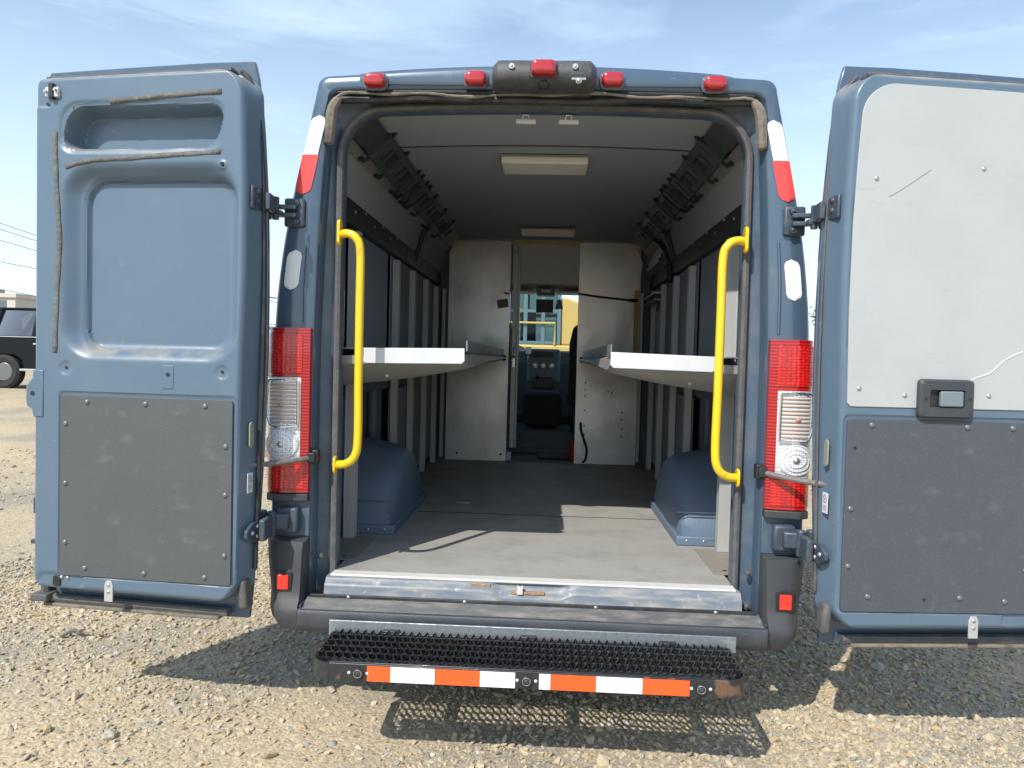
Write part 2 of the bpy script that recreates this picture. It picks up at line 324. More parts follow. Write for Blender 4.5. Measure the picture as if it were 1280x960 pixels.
def thing(name, label, cat, loc=(0, 0, 0), group=None):
    o = bpy.data.objects.new(name, None); COL.objects.link(o); o.location = loc; o.empty_display_size = 0.2
    o['label'] = label; o['category'] = cat
    if group: o['group'] = group
    return o
def tag(o, label, cat, group=None):
    o['label'] = label; o['category'] = cat
    if group: o['group'] = group
    return o
def struct(o, kind='structure'): o['kind'] = kind; return o
def lab(o, s): o['label'] = s; return o
def smooth_path(pts, n=8):
    """Catmull-Rom through the points"""
    Q = [Vector(p) for p in pts]; R = []
    for i in range(len(Q) - 1):
        p0 = Q[max(i - 1, 0)]; p1 = Q[i]; p2 = Q[i + 1]; p3 = Q[min(i + 2, len(Q) - 1)]
        for k in range(n):
            t = k / n
            R.append(0.5 * ((2 * p1) + (p2 - p0) * t + (2 * p0 - 5 * p1 + 4 * p2 - p3) * t * t + (3 * p1 - p0 - 3 * p2 + p3) * t ** 3))
    R.append(Q[-1]); return R
def rrect(w, h, r, n=6):
    """rounded rectangle outline, centred, 2d"""
    R = []
    for cx, cy, a0 in ((w / 2 - r, h / 2 - r, 0), (-w / 2 + r, h / 2 - r, 90), (-w / 2 + r, -h / 2 + r, 180), (w / 2 - r, -h / 2 + r, 270)):
        for k in range(n + 1):
            a = radians(a0 + 90 * k / n); R.append((cx + r * cos(a), cy + r * sin(a)))
    return R

# ------------------------------------------------------------------ ground
def ground_z(x, y):
    t = np.clip((y - 4.5) / 9.0, 0, 1)
    rise = 0.42 * t * t * (3 - 2 * t)
    far = np.clip((np.hypot(x, y) - 20) / 200, 0, 1) * 0.6
    r = np.clip((np.hypot(x, y) - 3.0) / 6.0, 0, 1)
    und = (np.sin(x * 0.9 + 1.3) * np.cos(y * 0.7 + x * 0.2) * 0.03 + np.sin(x * 2.3 + y * 1.7) * 0.012) * r
    rut = -0.018 * (np.exp(-((x - 2.6 - .25 * np.sin(y * .5)) / .13) ** 2) + np.exp(-((x + 2.35 - .2 * np.sin(y * .6 + 1)) / .13) ** 2)) * r
    fine = rut + 0.006 * np.sin(x * 7.1 + 2 * np.sin(y * 3.3)) * np.cos(y * 6.3 + x)
    return rise + far + und + fine

def axis(lo, hi, core_lo, core_hi, step, grow=1.18):
    a = list(np.arange(core_lo, core_hi, step)); s = step; v = core_hi
    while v < hi: a.append(v); s *= grow; v += s
    a.append(hi); s = step * grow; v = core_lo - s; b = []
    while v > lo: b.append(v); s *= grow; v -= s
    b.append(lo); return np.array(b[::-1] + a)
gx = axis(-900, 900, -8, 8, 0.10); gy = axis(-900, 900, -4, 10, 0.10)
GX, GY = np.meshgrid(gx, gy); GZ = ground_z(GX, GY)
nv = GX.size; nr, nc = GX.shape
me = bpy.data.meshes.new('ground')
vs = np.stack([GX, GY, GZ], -1).reshape(-1, 3)
ii, jj = np.meshgrid(np.arange(nr - 1), np.arange(nc - 1), indexing='ij'); a = (ii * nc + jj).ravel()
me.from_pydata(vs.tolist(), [], np.stack([a, a + 1, a + nc + 1, a + nc], -1).tolist())
me.polygons.foreach_set('use_smooth', [True] * len(me.polygons))
ground = bpy.data.objects.new('ground', me); COL.objects.link(ground); struct(ground)

def gravel_material(name, stones):
    Mt = bpy.data.materials.new(name); Mt.use_nodes = True
    t = Mt.node_tree; b = t.nodes['Principled BSDF']; b.inputs['Roughness'].default_value = 0.95
    b.inputs['Specular IOR Level'].default_value = 0.2
    tcn = t.nodes.new('ShaderNodeTexCoord')
    def noise(scale, detail=6):
        n = t.nodes.new('ShaderNodeTexNoise'); n.inputs['Scale'].default_value = scale; n.inputs['Detail'].default_value = detail
        t.links.new(tcn.outputs['Object'], n.inputs['Vector']); return n
    def ramp(src, stops):
        r = t.nodes.new('ShaderNodeValToRGB'); e = r.color_ramp.elements
        while len(e) < len(stops): e.new(0.5)
        for k, (p, c) in enumerate(stops): e[k].position = p; e[k].color = (*c, 1)
        t.links.new(src, r.inputs['Fac']); return r
    def mix(a_, b_, fac, mode='MIX'):
        x = t.nodes.new('ShaderNodeMixRGB'); x.blend_type = mode
        t.links.new(a_, x.inputs['Color1']); t.links.new(b_, x.inputs['Color2'])
        if isinstance(fac, float): x.inputs['Fac'].default_value = fac
        else: t.links.new(fac, x.inputs['Fac'])
        return x
    if stones:
        g = t.nodes.new('ShaderNodeNewGeometry')
        r = ramp(g.outputs['Random Per Island'], [(0.0, (0.34, 0.31, 0.27)), (0.2, (0.46, 0.395, 0.295)), (0.45, (0.56, 0.48, 0.345)), (0.62, (0.47, 0.395, 0.28)),
                                                  (0.75, (0.60, 0.53, 0.41)), (0.88, (0.50, 0.375, 0.22)), (0.95, (0.34, 0.335, 0.33)), (1.0, (0.66, 0.61, 0.52))])
        n2 = noise(90, 4); r2 = ramp(n2.outputs['Fac'], [(0.3, (0.80, 0.80, 0.80)), (0.7, (1.1, 1.1, 1.08))])
        c = mix(r.outputs['Color'], r2.outputs['Color'], 0.8, 'MULTIPLY')
        hs_ = t.nodes.new('ShaderNodeHueSaturation'); hs_.inputs['Value'].default_value = 0.92; hs_.inputs['Saturation'].default_value = 1.10; t.links.new(c.outputs['Color'], hs_.inputs['Color']); t.links.new(hs_.outputs['Color'], b.inputs['Base Color'])
        bp = t.nodes.new('ShaderNodeBump'); bp.inputs['Strength'].default_value = 0.5; bp.inputs['Distance'].default_value = 0.003
        t.links.new(n2.outputs['Fac'], bp.inputs['Height']); t.links.new(bp.outputs['Normal'], b.inputs['Normal'])
        return Mt
    vo = t.nodes.new('ShaderNodeTexVoronoi'); vo.inputs['Scale'].default_value = 75
    vo2 = t.nodes.new('ShaderNodeTexVoronoi'); vo2.inputs['Scale'].default_value = 28
    for q in (vo, vo2): t.links.new(tcn.outputs['Object'], q.inputs['Vector'])
    n1 = noise(0.9); n3 = noise(160, 3)
    base = ramp(n1.outputs['Fac'], [(0.36, (0.56, 0.465, 0.33)), (0.5, (0.49, 0.42, 0.315)), (0.62, (0.38, 0.345, 0.285))])
    sep = t.nodes.new('ShaderNodeSeparateColor'); t.links.new(vo.outputs['Color'], sep.inputs[0])
    cells = ramp(sep.outputs['Red'], [(0.0, (0.70, 0.70, 0.70)), (0.5, (1.0, 0.98, 0.94)), (0.85, (1.22, 1.18, 1.08)), (1.0, (0.78, 0.74, 0.72))])
    c1 = mix(base.outputs['Color'], cells.outputs['Color'], 0.8, 'MULTIPLY')
    gr = ramp(n3.outputs['Fac'], [(0.3, (0.82, 0.82, 0.82)), (0.7, (1.15, 1.15, 1.15))])
    c2 = mix(c1.outputs['Color'], gr.outputs['Color'], 0.8, 'MULTIPLY')
    hs_ = t.nodes.new('ShaderNodeHueSaturation'); hs_.inputs['Value'].default_value = 0.90; hs_.inputs['Saturation'].default_value = 1.08; t.links.new(c2.outputs['Color'], hs_.inputs['Color']); t.links.new(hs_.outputs['Color'], b.inputs['Base Color'])
    ma = t.nodes.new('ShaderNodeMath'); ma.operation = 'ADD'
    t.links.new(vo.outputs['Distance'], ma.inputs[0]); t.links.new(vo2.outputs['Distance'], ma.inputs[1])
    bp = t.nodes.new('ShaderNodeBump'); bp.inputs['Strength'].default_value = 0.45; bp.inputs['Distance'].default_value = 0.008; bp.invert = True
    t.links.new(ma.outputs[0], bp.inputs['Height']); t.links.new(bp.outputs['Normal'], b.inputs['Normal'])
    return Mt
me.materials.append(gravel_material('gravel_ground', False))

def stones_mesh(n, xr, yr, smin, smax, seed, density=None, flat=0.6):
    r = np.random.default_rng(seed)
    bm = bmesh.new(); bmesh.ops.create_icosphere(bm, subdivisions=1, radius=1.0)
    bv = np.array([v.co[:] for v in bm.verts]); bf = np.array([[v.index for v in f.verts] for f in bm.faces]); bm.free()
    x = r.uniform(*xr, n); u = r.random(n); y = yr[0] + (yr[1] - yr[0]) * u ** (density or 1.0)
    keep = np.ones(n, bool)
    # patches: stones thin out over sandy areas
    pn = np.sin(x * 1.1 + 0.7 * np.sin(y * 1.3)) * np.cos(y * 0.9 - x * 0.4)
    p2 = np.sin(x * 2.7 + y * 1.9 + 1.2 * np.sin(x * .8)) * np.sin(y * 2.2 - x)
    keep = r.random(n) < np.clip(0.62 + 0.55 * pn + .35 * p2, 0.08, 1)
    x = x[keep]; y = y[keep]; n = len(x)
    s = smin + (smax - smin) * r.random(n) ** 3.0
    sc_ = np.stack([s * r.uniform(0.8, 1.5, n), s * r.uniform(0.6, 1.0, n), s * r.uniform(0.4, 0.8, n) * flat / 0.6], -1)
    V = bv[None] * (1 + r.uniform(-0.38, 0.38, (n, len(bv), 1)))
    V = V * sc_[:, None]
    a = r.uniform(0, 2 * pi, n); tx = r.normal(0, 0.3, n); ty = r.normal(0, 0.3, n)
    c, s_ = np.cos(a), np.sin(a)
    X = V[..., 0] * c[:, None] - V[..., 1] * s_[:, None]; Yv = V[..., 0] * s_[:, None] + V[..., 1] * c[:, None]; Z = V[..., 2] + X * tx[:, None] + Yv * ty[:, None]
    z0 = ground_z(x, y) + sc_[:, 2] * r.uniform(-0.1, 0.6, n)
    W = np.stack([X + x[:, None], Yv + y[:, None], Z + z0[:, None]], -1).reshape(-1, 3)
    Fc = (bf[None] + (np.arange(n) * len(bv))[:, None, None]).reshape(-1, 3)
    m_ = bpy.data.meshes.new('gravel')
    m_.vertices.add(len(W)); m_.vertices.foreach_set('co', W.astype(np.float32).ravel())
    m_.loops.add(Fc.size); m_.loops.foreach_set('vertex_index', Fc.astype(np.int32).ravel())
    m_.polygons.add(len(Fc)); m_.polygons.foreach_set('loop_start', np.arange(0, Fc.size, 3, dtype=np.int32))
    m_.polygons.foreach_set('use_smooth', [False] * len(m_.polygons)); m_.update(); m_.validate()
    return m_
gm = gravel_material('gravel_stone', True)
for nm, args in (('gravel', (170000, (-3.4, 3.4), (-1.3, 2.8), 0.0035, 0.0145, 1, 1.0)), ('coarse_gravel', (48000, (-7, 7), (-1.5, 12), 0.006, 0.024, 2, 1.25))):
    me = stones_mesh(*args); me.materials.append(gm); me.name = nm
    o = bpy.data.objects.new(nm, me); COL.objects.link(o); o['kind'] = 'stuff'
    o['label'] = 'fine crushed stone spread round the van' if nm == 'gravel' else 'coarser loose stones over the sandy yard'

# ------------------------------------------------------------------ the van
van = thing('delivery_van', 'blue grey high roof cargo van seen from behind with both rear doors wide open', 'van')

def ip(pts):
    zs = [p[0] for p in pts]; ws = [p[1] for p in pts]
    return lambda z: float(np.interp(z, zs, ws))
wbody = ip([(.30, .985), (.37, .992), (.6, 1.028), (.75, 1.034), (1.49, 1.032), (1.62, 1.024), (1.75, 1.011), (1.88, .992), (2.0, .969), (2.15, .937), (2.3, .904), (2.47, .868)])
wfold = ip([(.4, .868), (1.45, .868), (1.85, .856), (2.1, .842), (2.45, .815)])
def loopfn(w, zc, ze, r, zb, y, NS=26, NC=8, NT=14, dx=0.0):
    L_ = []
    z1 = ze - r; wc = w(z1) + dx - r
    for k in range(NS):
        z = zb + (z1 - zb) * k / (NS - 1); L_.append((-(w(z) + dx), y, z))
    for k in range(1, NC + 1):
        a = pi - pi / 2 * k / NC; L_.append((-wc + r * cos(a), y, z1 + r * sin(a)))
    for k in range(1, NT + 1):
        x = -wc * (1 - k / NT); L_.append((x, y, ze + (zc - ze) * (1 - (x / wc) ** 2)))
    return L_ + [(-x, yy, z) for x, yy, z in L_[-2::-1]]
# rear frame: outer edge, pillar face, jamb step, opening edge
G = [loopfn(wbody, 2.503, 2.475, .045, .42, .06, dx=.002), loopfn(wbody, 2.500, 2.473, .045, .42, .025, dx=-.002), loopfn(wbody, 2.492, 2.465, .045, .42, .006, dx=-.011), loopfn(wbody, 2.482, 2.455, .045, .42, 0, dx=-.022),
     loopfn(wbody, 2.44, 2.425, .045, .42, -.004, dx=-.06),
     loopfn(wfold, 2.424, 2.414, .045, .42, 0, dx=.010), loopfn(wfold, 2.418, 2.408, .045, .42, .012, dx=0), loopfn(wfold, 2.412, 2.402, .06, .42, .065, dx=-.010)]
P('rear_frame', MB().grid(G), 'paint', van, ang=50)
wopen = lambda z: 0.800
G = [loopfn(wfold, 2.412, 2.402, .06, .42, .066, dx=-.010), loopfn(wfold, 2.402, 2.392, .09, .44, .085, dx=-.030), loopfn(wopen, 2.388, 2.375, .17, .46, .088), loopfn(wopen, 2.378, 2.365, .17, .50, .10, dx=-.010), loopfn(wopen, 2.378, 2.365, .17, .50, .16, dx=-.008)]
P('door_jamb', MB().grid(G), 'jamb', van, ang=50)
# rubber seal round the opening
path = loopfn(wopen, 2.383, 2.368, .18, .52, .070, dx=-.006)
P('opening_seal', MB().tube([Vector(p) for p in path], 0.0145, 8), 'seal', van)
G = []
for off, yy, dz in ((.012, .03, 0), (-.002, .035, 0), (-.016, .045, 0)): pass
# loose dusty seal lying over the top edge and torn at both corners
tp = []
for k in range(60):
    t = k / 59; x = -.80 + 1.60 * t; zz = 2.404 + .004 * sin(t * 13) + .004 * sin(t * 31 + 1); dr = max(0, abs(x) - .76) * 0.6
    tp.append((x, -.010 + .006 * sin(t * 9), zz - .008 - dr))
P('torn_seal', MB().tube(tp, [.0055 + .002 * sin(k * .9) * sin(k * .23) for k in range(60)], 8), 'tan_seal', van)
tp = [(-.80 + 1.6 * k / 59, .02 + .006 * sin(k * .4), 2.387 - .004 * cos(k * .21)) for k in range(60)]
P('upper_seal', MB().tube(tp, .016, 8), 'seal_dark', van)  # dark seal, thickened to blacken the shaded gap below the header
P('header_gap_shade', MB().tube([(-.79 + 1.58 * k / 40, .012, 2.412 - .006 * abs(-1 + k / 20) ** 3) for k in range(41)], .010, 8), 'seal_dark', van)  # black tube standing in for the shadow gap under the header
for s in (-1, 1):
    pts = smooth_path([(s * .782, 0, 2.385), (s * .808, -.004, 2.34), (s * .818, 0, 2.26), (s * .822, .006, 2.205)], 5)
    P('seal_end', MB().tube(pts, [.012, .014, .017, .019, .02, .021, .022, .022, .022, .022, .022, .02, .02, .02, .018, .01], 8), 'tan_seal', van)

# outer shell of the cargo body, wheel openings cut into its lower edge
def zbot(y):
    z = .36
    for yc in (1.12, 5.15):
        d = .44 ** 2 - (y - yc) ** 2
        if d > 0: z = max(z, .36 + sqrt(d))
    return z
ys = sorted(set([.062, .1, .2, .4, .6] + [round(.68 + .044 * k, 3) for k in range(21)] + [1.7, 2.0, 2.4, 2.6, 2.63, 3.0, 3.4, 3.8, 3.82, 4.2, 4.3]))
G = [loopfn(wbody, 2.503, 2.475, .045, zbot(y), y, NS=30, dx=.002 + .012 * min(1, y / 1.5)) for y in ys]
P('cargo_body', MB().grid(G), 'paint', van, ang=40)
for s in (-1, 1):
    for z, a_, b_ in ((.95, .3, 4.2), (.78, 1.7, 4.2)):
        P('side_moulding', MB().box(min(s * 1.040, s * 1.062), max(s * 1.040, s * 1.062), a_, b_, z - .035, z + .035), 'plastic', van, bevel=.008)
# cab shell
def cabw(y): return 1.046 - max(0, y - 5.0) ** 2 * .22
mb = MB(); ycab = [4.3, 4.5] + [round(4.70 + .045 * k, 3) for k in range(21)] + [5.7, 5.8, 5.9]
for s in (-1, 1):
    mb.grid([[(s * min(wbody(z) + .014, cabw(y)), y, z) for z in [zbot(y) + (1.30 - zbot(y)) * k / 12 for k in range(13)]] for y in ycab])
hood = []
for y, z in ((5.42, 1.34), (5.5, 1.33), (5.65, 1.28), (5.8, 1.18), (5.9, 1.02), (5.96, .85), (6.0, .6), (5.98, .4)):
    ww = cabw(min(y, 5.9)) ; hood.append([(ww * t, y - .10 * abs(t) ** 3, z - .04 * abs(t) ** 3) for t in [k / 8 - 1 for k in range(17)]])
mb.grid(hood)
roof = []
for y, z in ((4.3, 2.503), (4.45, 2.49), (4.6, 2.44), (4.75, 2.34), (4.88, 2.22), (4.95, 2.14)):
    ww = .87 - .02 * (y - 4.3); rr = [(ww * t, y - .02 * t * t, z - .03 * t * t) for t in [k / 8 - 1 for k in range(17)]]
    zb = 2.04
    left = [(-wbody(zb) * 1.0 + .0, y - .02, min(zb, z - .08))]; right = [(wbody(zb), y - .02, min(zb, z - .08))]
    roof.append(left + rr + right)
mb.grid(roof)
for s in (-1, 1):
    mb.tube([(s * .86, 4.93, 2.12), (s * .90, 5.2, 1.74), (s * .93, 5.46, 1.33)], .035, 8)
    mb.box(min(s * .97, s * 1.02), max(s * .97, s * 1.02), 4.28, 4.36, 1.28, 2.06)
P('cab_body', mb, 'paint', van, ang=40)
G = [[(ww * t, y + .05 * (1 - t * t), z) for t in [k / 6 - 1 for k in range(13)]] for y, z, ww in ((4.94, 2.13, .84), (5.2, 1.74, .88), (5.46, 1.335, .91))]
P('windshield', MB().grid(G), 'glass', van)
for s in (-1, 1):
    P('side_window', MB().add([(s * 1.012, 4.34, 1.30), (s * .96, 5.42, 1.32), (s * .90, 4.95, 2.06), (s * .962, 4.34, 2.06)], [(0, 1, 2, 3)]), 'glass', van)
for s in (-1, 1):
    hd = P('headlight', MB().prism([(s * .90, 5.74, 1.12), (s * .62, 5.88, 1.10), (s * .60, 5.95, .92), (s * .88, 5.86, .86)], (0, .05, .02)), 'clear_lens', van, bevel=.01)
    mm = P('side_mirror', MB().box(min(s * 1.06, s * 1.26), max(s * 1.06, s * 1.26), 4.98, 5.12, 1.28, 1.72), 'black', van, bevel=.03)
P('front_bumper', MB().prism([(-.98, 5.86, .32), (.98, 5.86, .32), (.9, 6.0, .32), (.5, 6.06, .32), (-.5, 6.06, .32), (-.9, 6.0, .32)], (0, 0, .42)), 'plastic', van, bevel=.03)

def wheel(x, y, s):
    c = Vector((x, y, .345))
    mb = MB(); R0 = []
    for r_, dx in ((.22, -.10), (.30, -.112), (.335, -.10), (.345, -.06), (.345, .06), (.335, .10), (.30, .112), (.22, .10)):
        R0.append([c + Vector((dx, r_ * cos(2 * pi * k / 36), r_ * sin(2 * pi * k / 36))) for k in range(36)])
    mb.grid(R0, closed=True)
    t_ = P('wheel', mb, 'tyre', van)
    mb = MB(); R0 = []
    for r_, dx in ((.22, .10), (.215, .085), (.19, .06), (.12, .075), (.06, .09), (.001, .09)):
        R0.append([c + Vector((s * dx, r_ * cos(2 * pi * k / 36), r_ * sin(2 * pi * k / 36))) for k in range(36)])
    mb.grid(R0, closed=True); P('rim', mb, 'rim', t_)
for y in (1.12, 5.15):
    for s in (-1, 1): wheel(s * .90, y, s)
P('chassis', MB().box(-.45, -.35, .1, 5.4, .36, .50).box(.35, .45, .1, 5.4, .36, .50).cyl((-.85, 1.12, .345), (.85, 1.12, .345), .045).box(-.85, .85, .10, .20, .38, .50), 'black', van, bevel=.01)
P('underfloor', MB().box(-.97, .97, .09, 5.3, .505, .53), 'inner', van)
P('spare_tyre', MB().tube([(.33 * cos(2 * pi * k / 24) , 2.2 + .33 * sin(2 * pi * k / 24), .42) for k in range(25)], .09, 10), 'tyre', van)

# ---- header lights and camera housing
def marker(x, z, y=-.012, hw=.044):
    base = [(x + a_, y, z + b_) for a_, b_ in rrect(.098, .066, .026)]
    bz = P('marker_light', MB().prism(base, (0, -.010, 0)), 'plastic' if 0 else 'jamb', van, bevel=.004)
    mb = MB(); G_ = []
    for i in range(7):
        a_ = i / 6; k = cos(a_ * pi / 2) ** .5 if i < 6 else 0.02
        G_.append([(x + px * (.55 + .45 * k), y - .010 - .034 * sin(a_ * pi / 2), z + pz * (.35 + .65 * k)) for px, pz in rrect(.084, .052, .02)])
    mb.grid(G_, closed=True); mb.f.append(tuple(len(mb.v) - len(G_[0]) + k for k in range(len(G_[0]))))
    P('lens', mb, 'red_bulb', bz, ang=60)
    return bz
for x, z in ((-.640, 2.438), (-.258, 2.449), (.254, 2.449), (.632, 2.438)): marker(x, z)
prof = [(.05, 2.395), (-.055, 2.398), (-.105, 2.412), (-.118, 2.438), (-.108, 2.478), (-.07, 2.502), (.02, 2.506), (.08, 2.495)]
mb = MB(); G_ = []
for x in (-.192, -.186, -.170, -.12, -.04, .04, .12, .170, .186, .192):
    k = 1 - .35 * max(0, (abs(x) - .165) / .027) ** 2
    G_.append([(x, (y - .0) * k, 2.450 + (z - 2.450) * k) for y, z in prof])
mb.grid(G_); mb.f.append(tuple(range(len(prof)))); mb.f.append(tuple(len(mb.v) - len(prof) + k for k in range(len(prof))))
hs = P('camera_housing', mb, 'plastic_dusty', van, ang=50)
P('camera_bracket', MB().box(.100, .152, -.112, -.09, 2.418, 2.425), 'zinc', hs)
P('camera_lens', MB().cyl((.126, -.125, 2.410), (.126, -.10, 2.410), .011).dome((.126, -.125, 2.410), (0, -1, 0), .009, .006), 'steel', hs)
P('camera_eye', MB().dome((0, -.095, 2.407), (0, -1, -.2), .021, .014), 'black', hs)
for x in (-.118, .112): P('screw', MB().cyl((x, -.122, 2.462), (x, -.110, 2.462), .010).dome((x, -.122, 2.462), (0, -1, 0), .005, .004), 'steel', hs)
P('lens_surround', MB().prism([(x_ - .002, -.112, 2.452 + z_) for x_, z_ in rrect(.100, .062, .01)], (0, -.008, 0)), 'plastic', hs, bevel=.002)
mb = MB(); G_ = []
for i in range(7):
    a_ = i / 6; k = cos(a_ * pi / 2) ** .5 if i < 6 else 0.02
    G_.append([(px * (.55 + .45 * k) - .002, -.120 - .034 * sin(a_ * pi / 2), 2.452 + pz * (.35 + .65 * k)) for px, pz in rrect(.090, .055, .014)])
mb.grid(G_, closed=True); mb.f.append(tuple(len(mb.v) - len(G_[0]) + k for k in range(len(G_[0]))))
P('brake_light_lens', mb, 'red_bulb', hs, ang=60)
# raised crown over the header, with the small step near each corner
mb = MB()
G_ = []
for y, z0_ in ((-.010, 2.432), (-.014, 2.445), (-.013, 2.490), (-.004, 2.507), (.03, 2.517), (.3, 2.522), (.5, 2.510)):
    G_.append([(x, y + (.012 if abs(x) > .69 else 0), z0_ - (2.0 * 0.016) * (abs(x) / .715) ** 2 * (1 if z0_ > 2.45 else 0) ) for x in [-.705 + 1.41 * k / 30 for k in range(31)]])
mb.grid(G_); P('header_spoiler', mb, 'paint', van, ang=50)
for x in (-.071, .099):
    lt = P('striker', MB().box(x - .040, x + .040, .14, .155, 2.338, 2.356), 'white_metal', van, bevel=.003)
    P('striker_loop', MB().tube([(x - .014, .135, 2.352), (x - .010, .128, 2.367), (x + .010, .128, 2.367), (x + .014, .135, 2.352)], .0035, 6), 'steel', lt)

# ---- tail lights
def tlp(t, z, off, s):
    a_ = np.clip(t, 0, 1.4)
    if a_ < .72: x = .872 + .125 * a_ / .72; y = -.020 - .018 * sin(a_ / .72 * pi / 2)
    else:
        th = min(1.0, (a_ - .72) / .45) * pi / 2
        x = .997 + .040 * sin(th); y = -.038 + .055 * (1 - cos(th)) + max(0, a_ - 1.17) * .35
        if s: pass
    nx = 0 if a_ < .6 else sin(min(1, (a_ - .6) / .5) * pi / 2); ny = -sqrt(max(0, 1 - nx * nx))
    xo = x + (wbody(z) - 1.034) * a_
    return (s * (xo + nx * off), y + ny * off, z)
def tpatch(mb, s, t0, t1, z0, z1, off, nt_=10, nz_=12, thick=None):
    f_ = [[tlp(t0 + (t1 - t0) * i / nt_, z0 + (z1 - z0) * j / nz_, off, s) for i in range(nt_ + 1)] for j in range(nz_ + 1)]
    mb.grid(f_)
    if thick:
        b_ = [[tlp(t0 + (t1 - t0) * i / nt_, z0 + (z1 - z0) * j / nz_, off - thick, s) for i in range(nt_ + 1)] for j in range(nz_ + 1)]
        rim = lambda g: g[0] + [r[-1] for r in g[1:]] + g[-1][-2::-1] + [r[0] for r in g[-2:0:-1]]
        mb.grid([rim(f_), rim(b_)], closed=True)
def tl_round(mb, s, tc_, zc, rt_, rz, off, n=28, dome=0.0, m_=4):
    rows = []
    for i in range(m_ + 1):
        k = 1 - i / m_; rows.append([tlp(tc_ + rt_ * k * cos(2 * pi * q / n), zc + rz * k * sin(2 * pi * q / n), off + dome * (1 - k * k), s) for q in range(n)])
    mb.grid(rows, closed=True)
for s in (-1, 1):
    mb = MB(); tpatch(mb, s, -.04, 1.35, .862, 1.498, .004, nt_=16, thick=.05)
    tl = P('tail_light', mb, 'red_lens', van, ang=60)
    mb = MB(); tpatch(mb, s, .16, 1.3, 1.325, 1.475, .008, thick=.006); P('stop_lamp', mb, 'red_led', tl)
    mb = MB(); tpatch(mb, s, .18, .99, .985, 1.308, .006, thick=.004); P('clear_section', mb, 'silver', tl)
    # indicator: ribbed bowl with a bright rounded frame and an amber bulb
    mb = MB(); tpatch(mb, s, .27, .86, 1.130, 1.288, .009, thick=.004); P('indicator_lens', mb, 'clear_lens', tl)
    fr = [tlp(t, z, .013, s) for t, z in ((.24, 1.296), (.80, 1.300), (.92, 1.270), (.94, 1.19), (.87, 1.14), (.72, 1.118), (.31, 1.120), (.23, 1.135), (.24, 1.296))]
    P('indicator_frame', MB().tube(smooth_path(fr, 4), .0045, 6), 'chrome', tl)
    mb = MB(); tl_round(mb, s, .60, 1.20, .055, .010, .011, dome=.006); P('indicator_bulb', mb, 'amber', tl)
    mb = MB(); tl_round(mb, s, .575, 1.050, .37, .060, .010, dome=.010); P('reverse_lamp', mb, 'round_lens', tl)
    mb = MB()
    for rr in (.34, .25, .16):
        pts = [tlp(.575 + rr * cos(2 * pi * q / 28), 1.050 + rr / .36 * .058 * sin(2 * pi * q / 28), .012 + .010 * (1 - (rr / .36) ** 2), s) for q in range(29)]
        mb.tube(pts, .0016, 6)
    P('reverse_lamp_ring', mb, 'silver', tl)
    mb = MB(); tl_round(mb, s, .575, 1.050, .07, .012, .022, dome=.006); P('reverse_bulb', mb, 'steel', tl)
    mb = MB(); tpatch(mb, s, .10, 1.2, .876, .975, .006, thick=.004); P('fog_lamp', mb, 'red_led', tl)
    # reflective stickers on the pillar
    def rpatch(zlo, zhi, x0, x1, mt, nm, rad=True):
        rows = []; n_ = 16
        for j in range(n_ + 1):
            z = zlo + (zhi - zlo) * j / n_; h_ = (x1 - x0) / 2; e = min(z - zlo, zhi - z); rr = h_
            ins = rr - sqrt(max(0, rr * rr - (rr - min(e, rr)) ** 2))
            if rad == 'top' and z - zlo < rr: ins = 0
            if rad == 'bottom' and zhi - z < rr: ins = 0
            xm = wbody(z) - 1.034
            rows.append([(s * (xm + x0 + ins + (x1 - x0 - 2 * ins) * i / 6), -.0066 + max(0, i - 4.5) * .0030, z) for i in range(7)])
        return P(nm, MB().grid(rows), mt, van)
    rpatch(2.165, 2.315, .962, 1.020, 'tape_white', 'reflective_sticker', 'top')
    rpatch(2.012, 2.164, .958, 1.022, 'tape_red', 'reflective_sticker', 'bottom')
    rpatch(1.645, 1.80, .943, 1.002, 'tape_white', 'reflective_sticker')
    # pillar creases
    P('pillar_crease', MB().tube(smooth_path([(s * .905, -.002, 1.52), (s * .903, -.004, 1.7), (s * .893, -.002, 1.86)], 6), .006, 6), 'paint', van)
    # lamp shelf and hinge pocket below the light
    P('lamp_ledge', MB().prism([(s * .872, .01, .858), (s * .872, -.028, .858), (s * 1.0, -.046, .858), (s * 1.036, -.02, .858), (s * 1.036, .06, .858)], (0, 0, -.030)), 'plastic', van, bevel=.004)
    # bumper corner
    rows = []
    for z, xo, yo in ((.338, .955, .00), (.345, .972, -.08), (.40, .992, -.112), (.435, 1.002, -.106), (.46, 1.006, -.088), (.50, 1.010, -.076), (.57, 1.021, -.070), (.63, 1.029, -.062), (.675, 1.035, -.050), (.683, 1.033, -.030), (.685, 1.030, .02)):
        r_ = [(s * .868, -.0, z), (s * .872, yo * .8, z), (s * .880, yo, z), (s * (xo - .06), yo, z), (s * (xo - .03), yo + .008, z), (s * (xo - .008), yo + .03, z), (s * xo, yo + .075, z), (s * (xo + .004), .20, z), (s * (xo + .004), .42, z)]
        rows.append(r_)
    bc = P('bumper_corner', MB().grid(rows), 'plastic', van, ang=50)
    P('reflector_recess', MB().prism([(s * .945 + a_, -.0755, .527 + b_) for a_, b_ in rrect(.068, .082, .008)], (0, -.004, 0)), 'black', bc, bevel=.002)
    P('reflector', MB().prism([(s * .945 + a_, -.079, .527 + b_) for a_, b_ in rrect(.045, .058, .006)], (0, -.006, 0)), 'reflector', bc, bevel=.003)
    P('hinge_pocket', MB().box(min(s * .87, s * 1.02), max(s * .87, s * 1.02), -.004, .02, .686, .828), 'jamb', van, bevel=.004)
    for z_ in (.60, .47): P('bolt', MB().cyl((s * .835, .03, z_), (s * .835, .045, z_), .012).dome((s * .835, .03, z_), (0, -1, 0), .009, .006), 'seal', van)

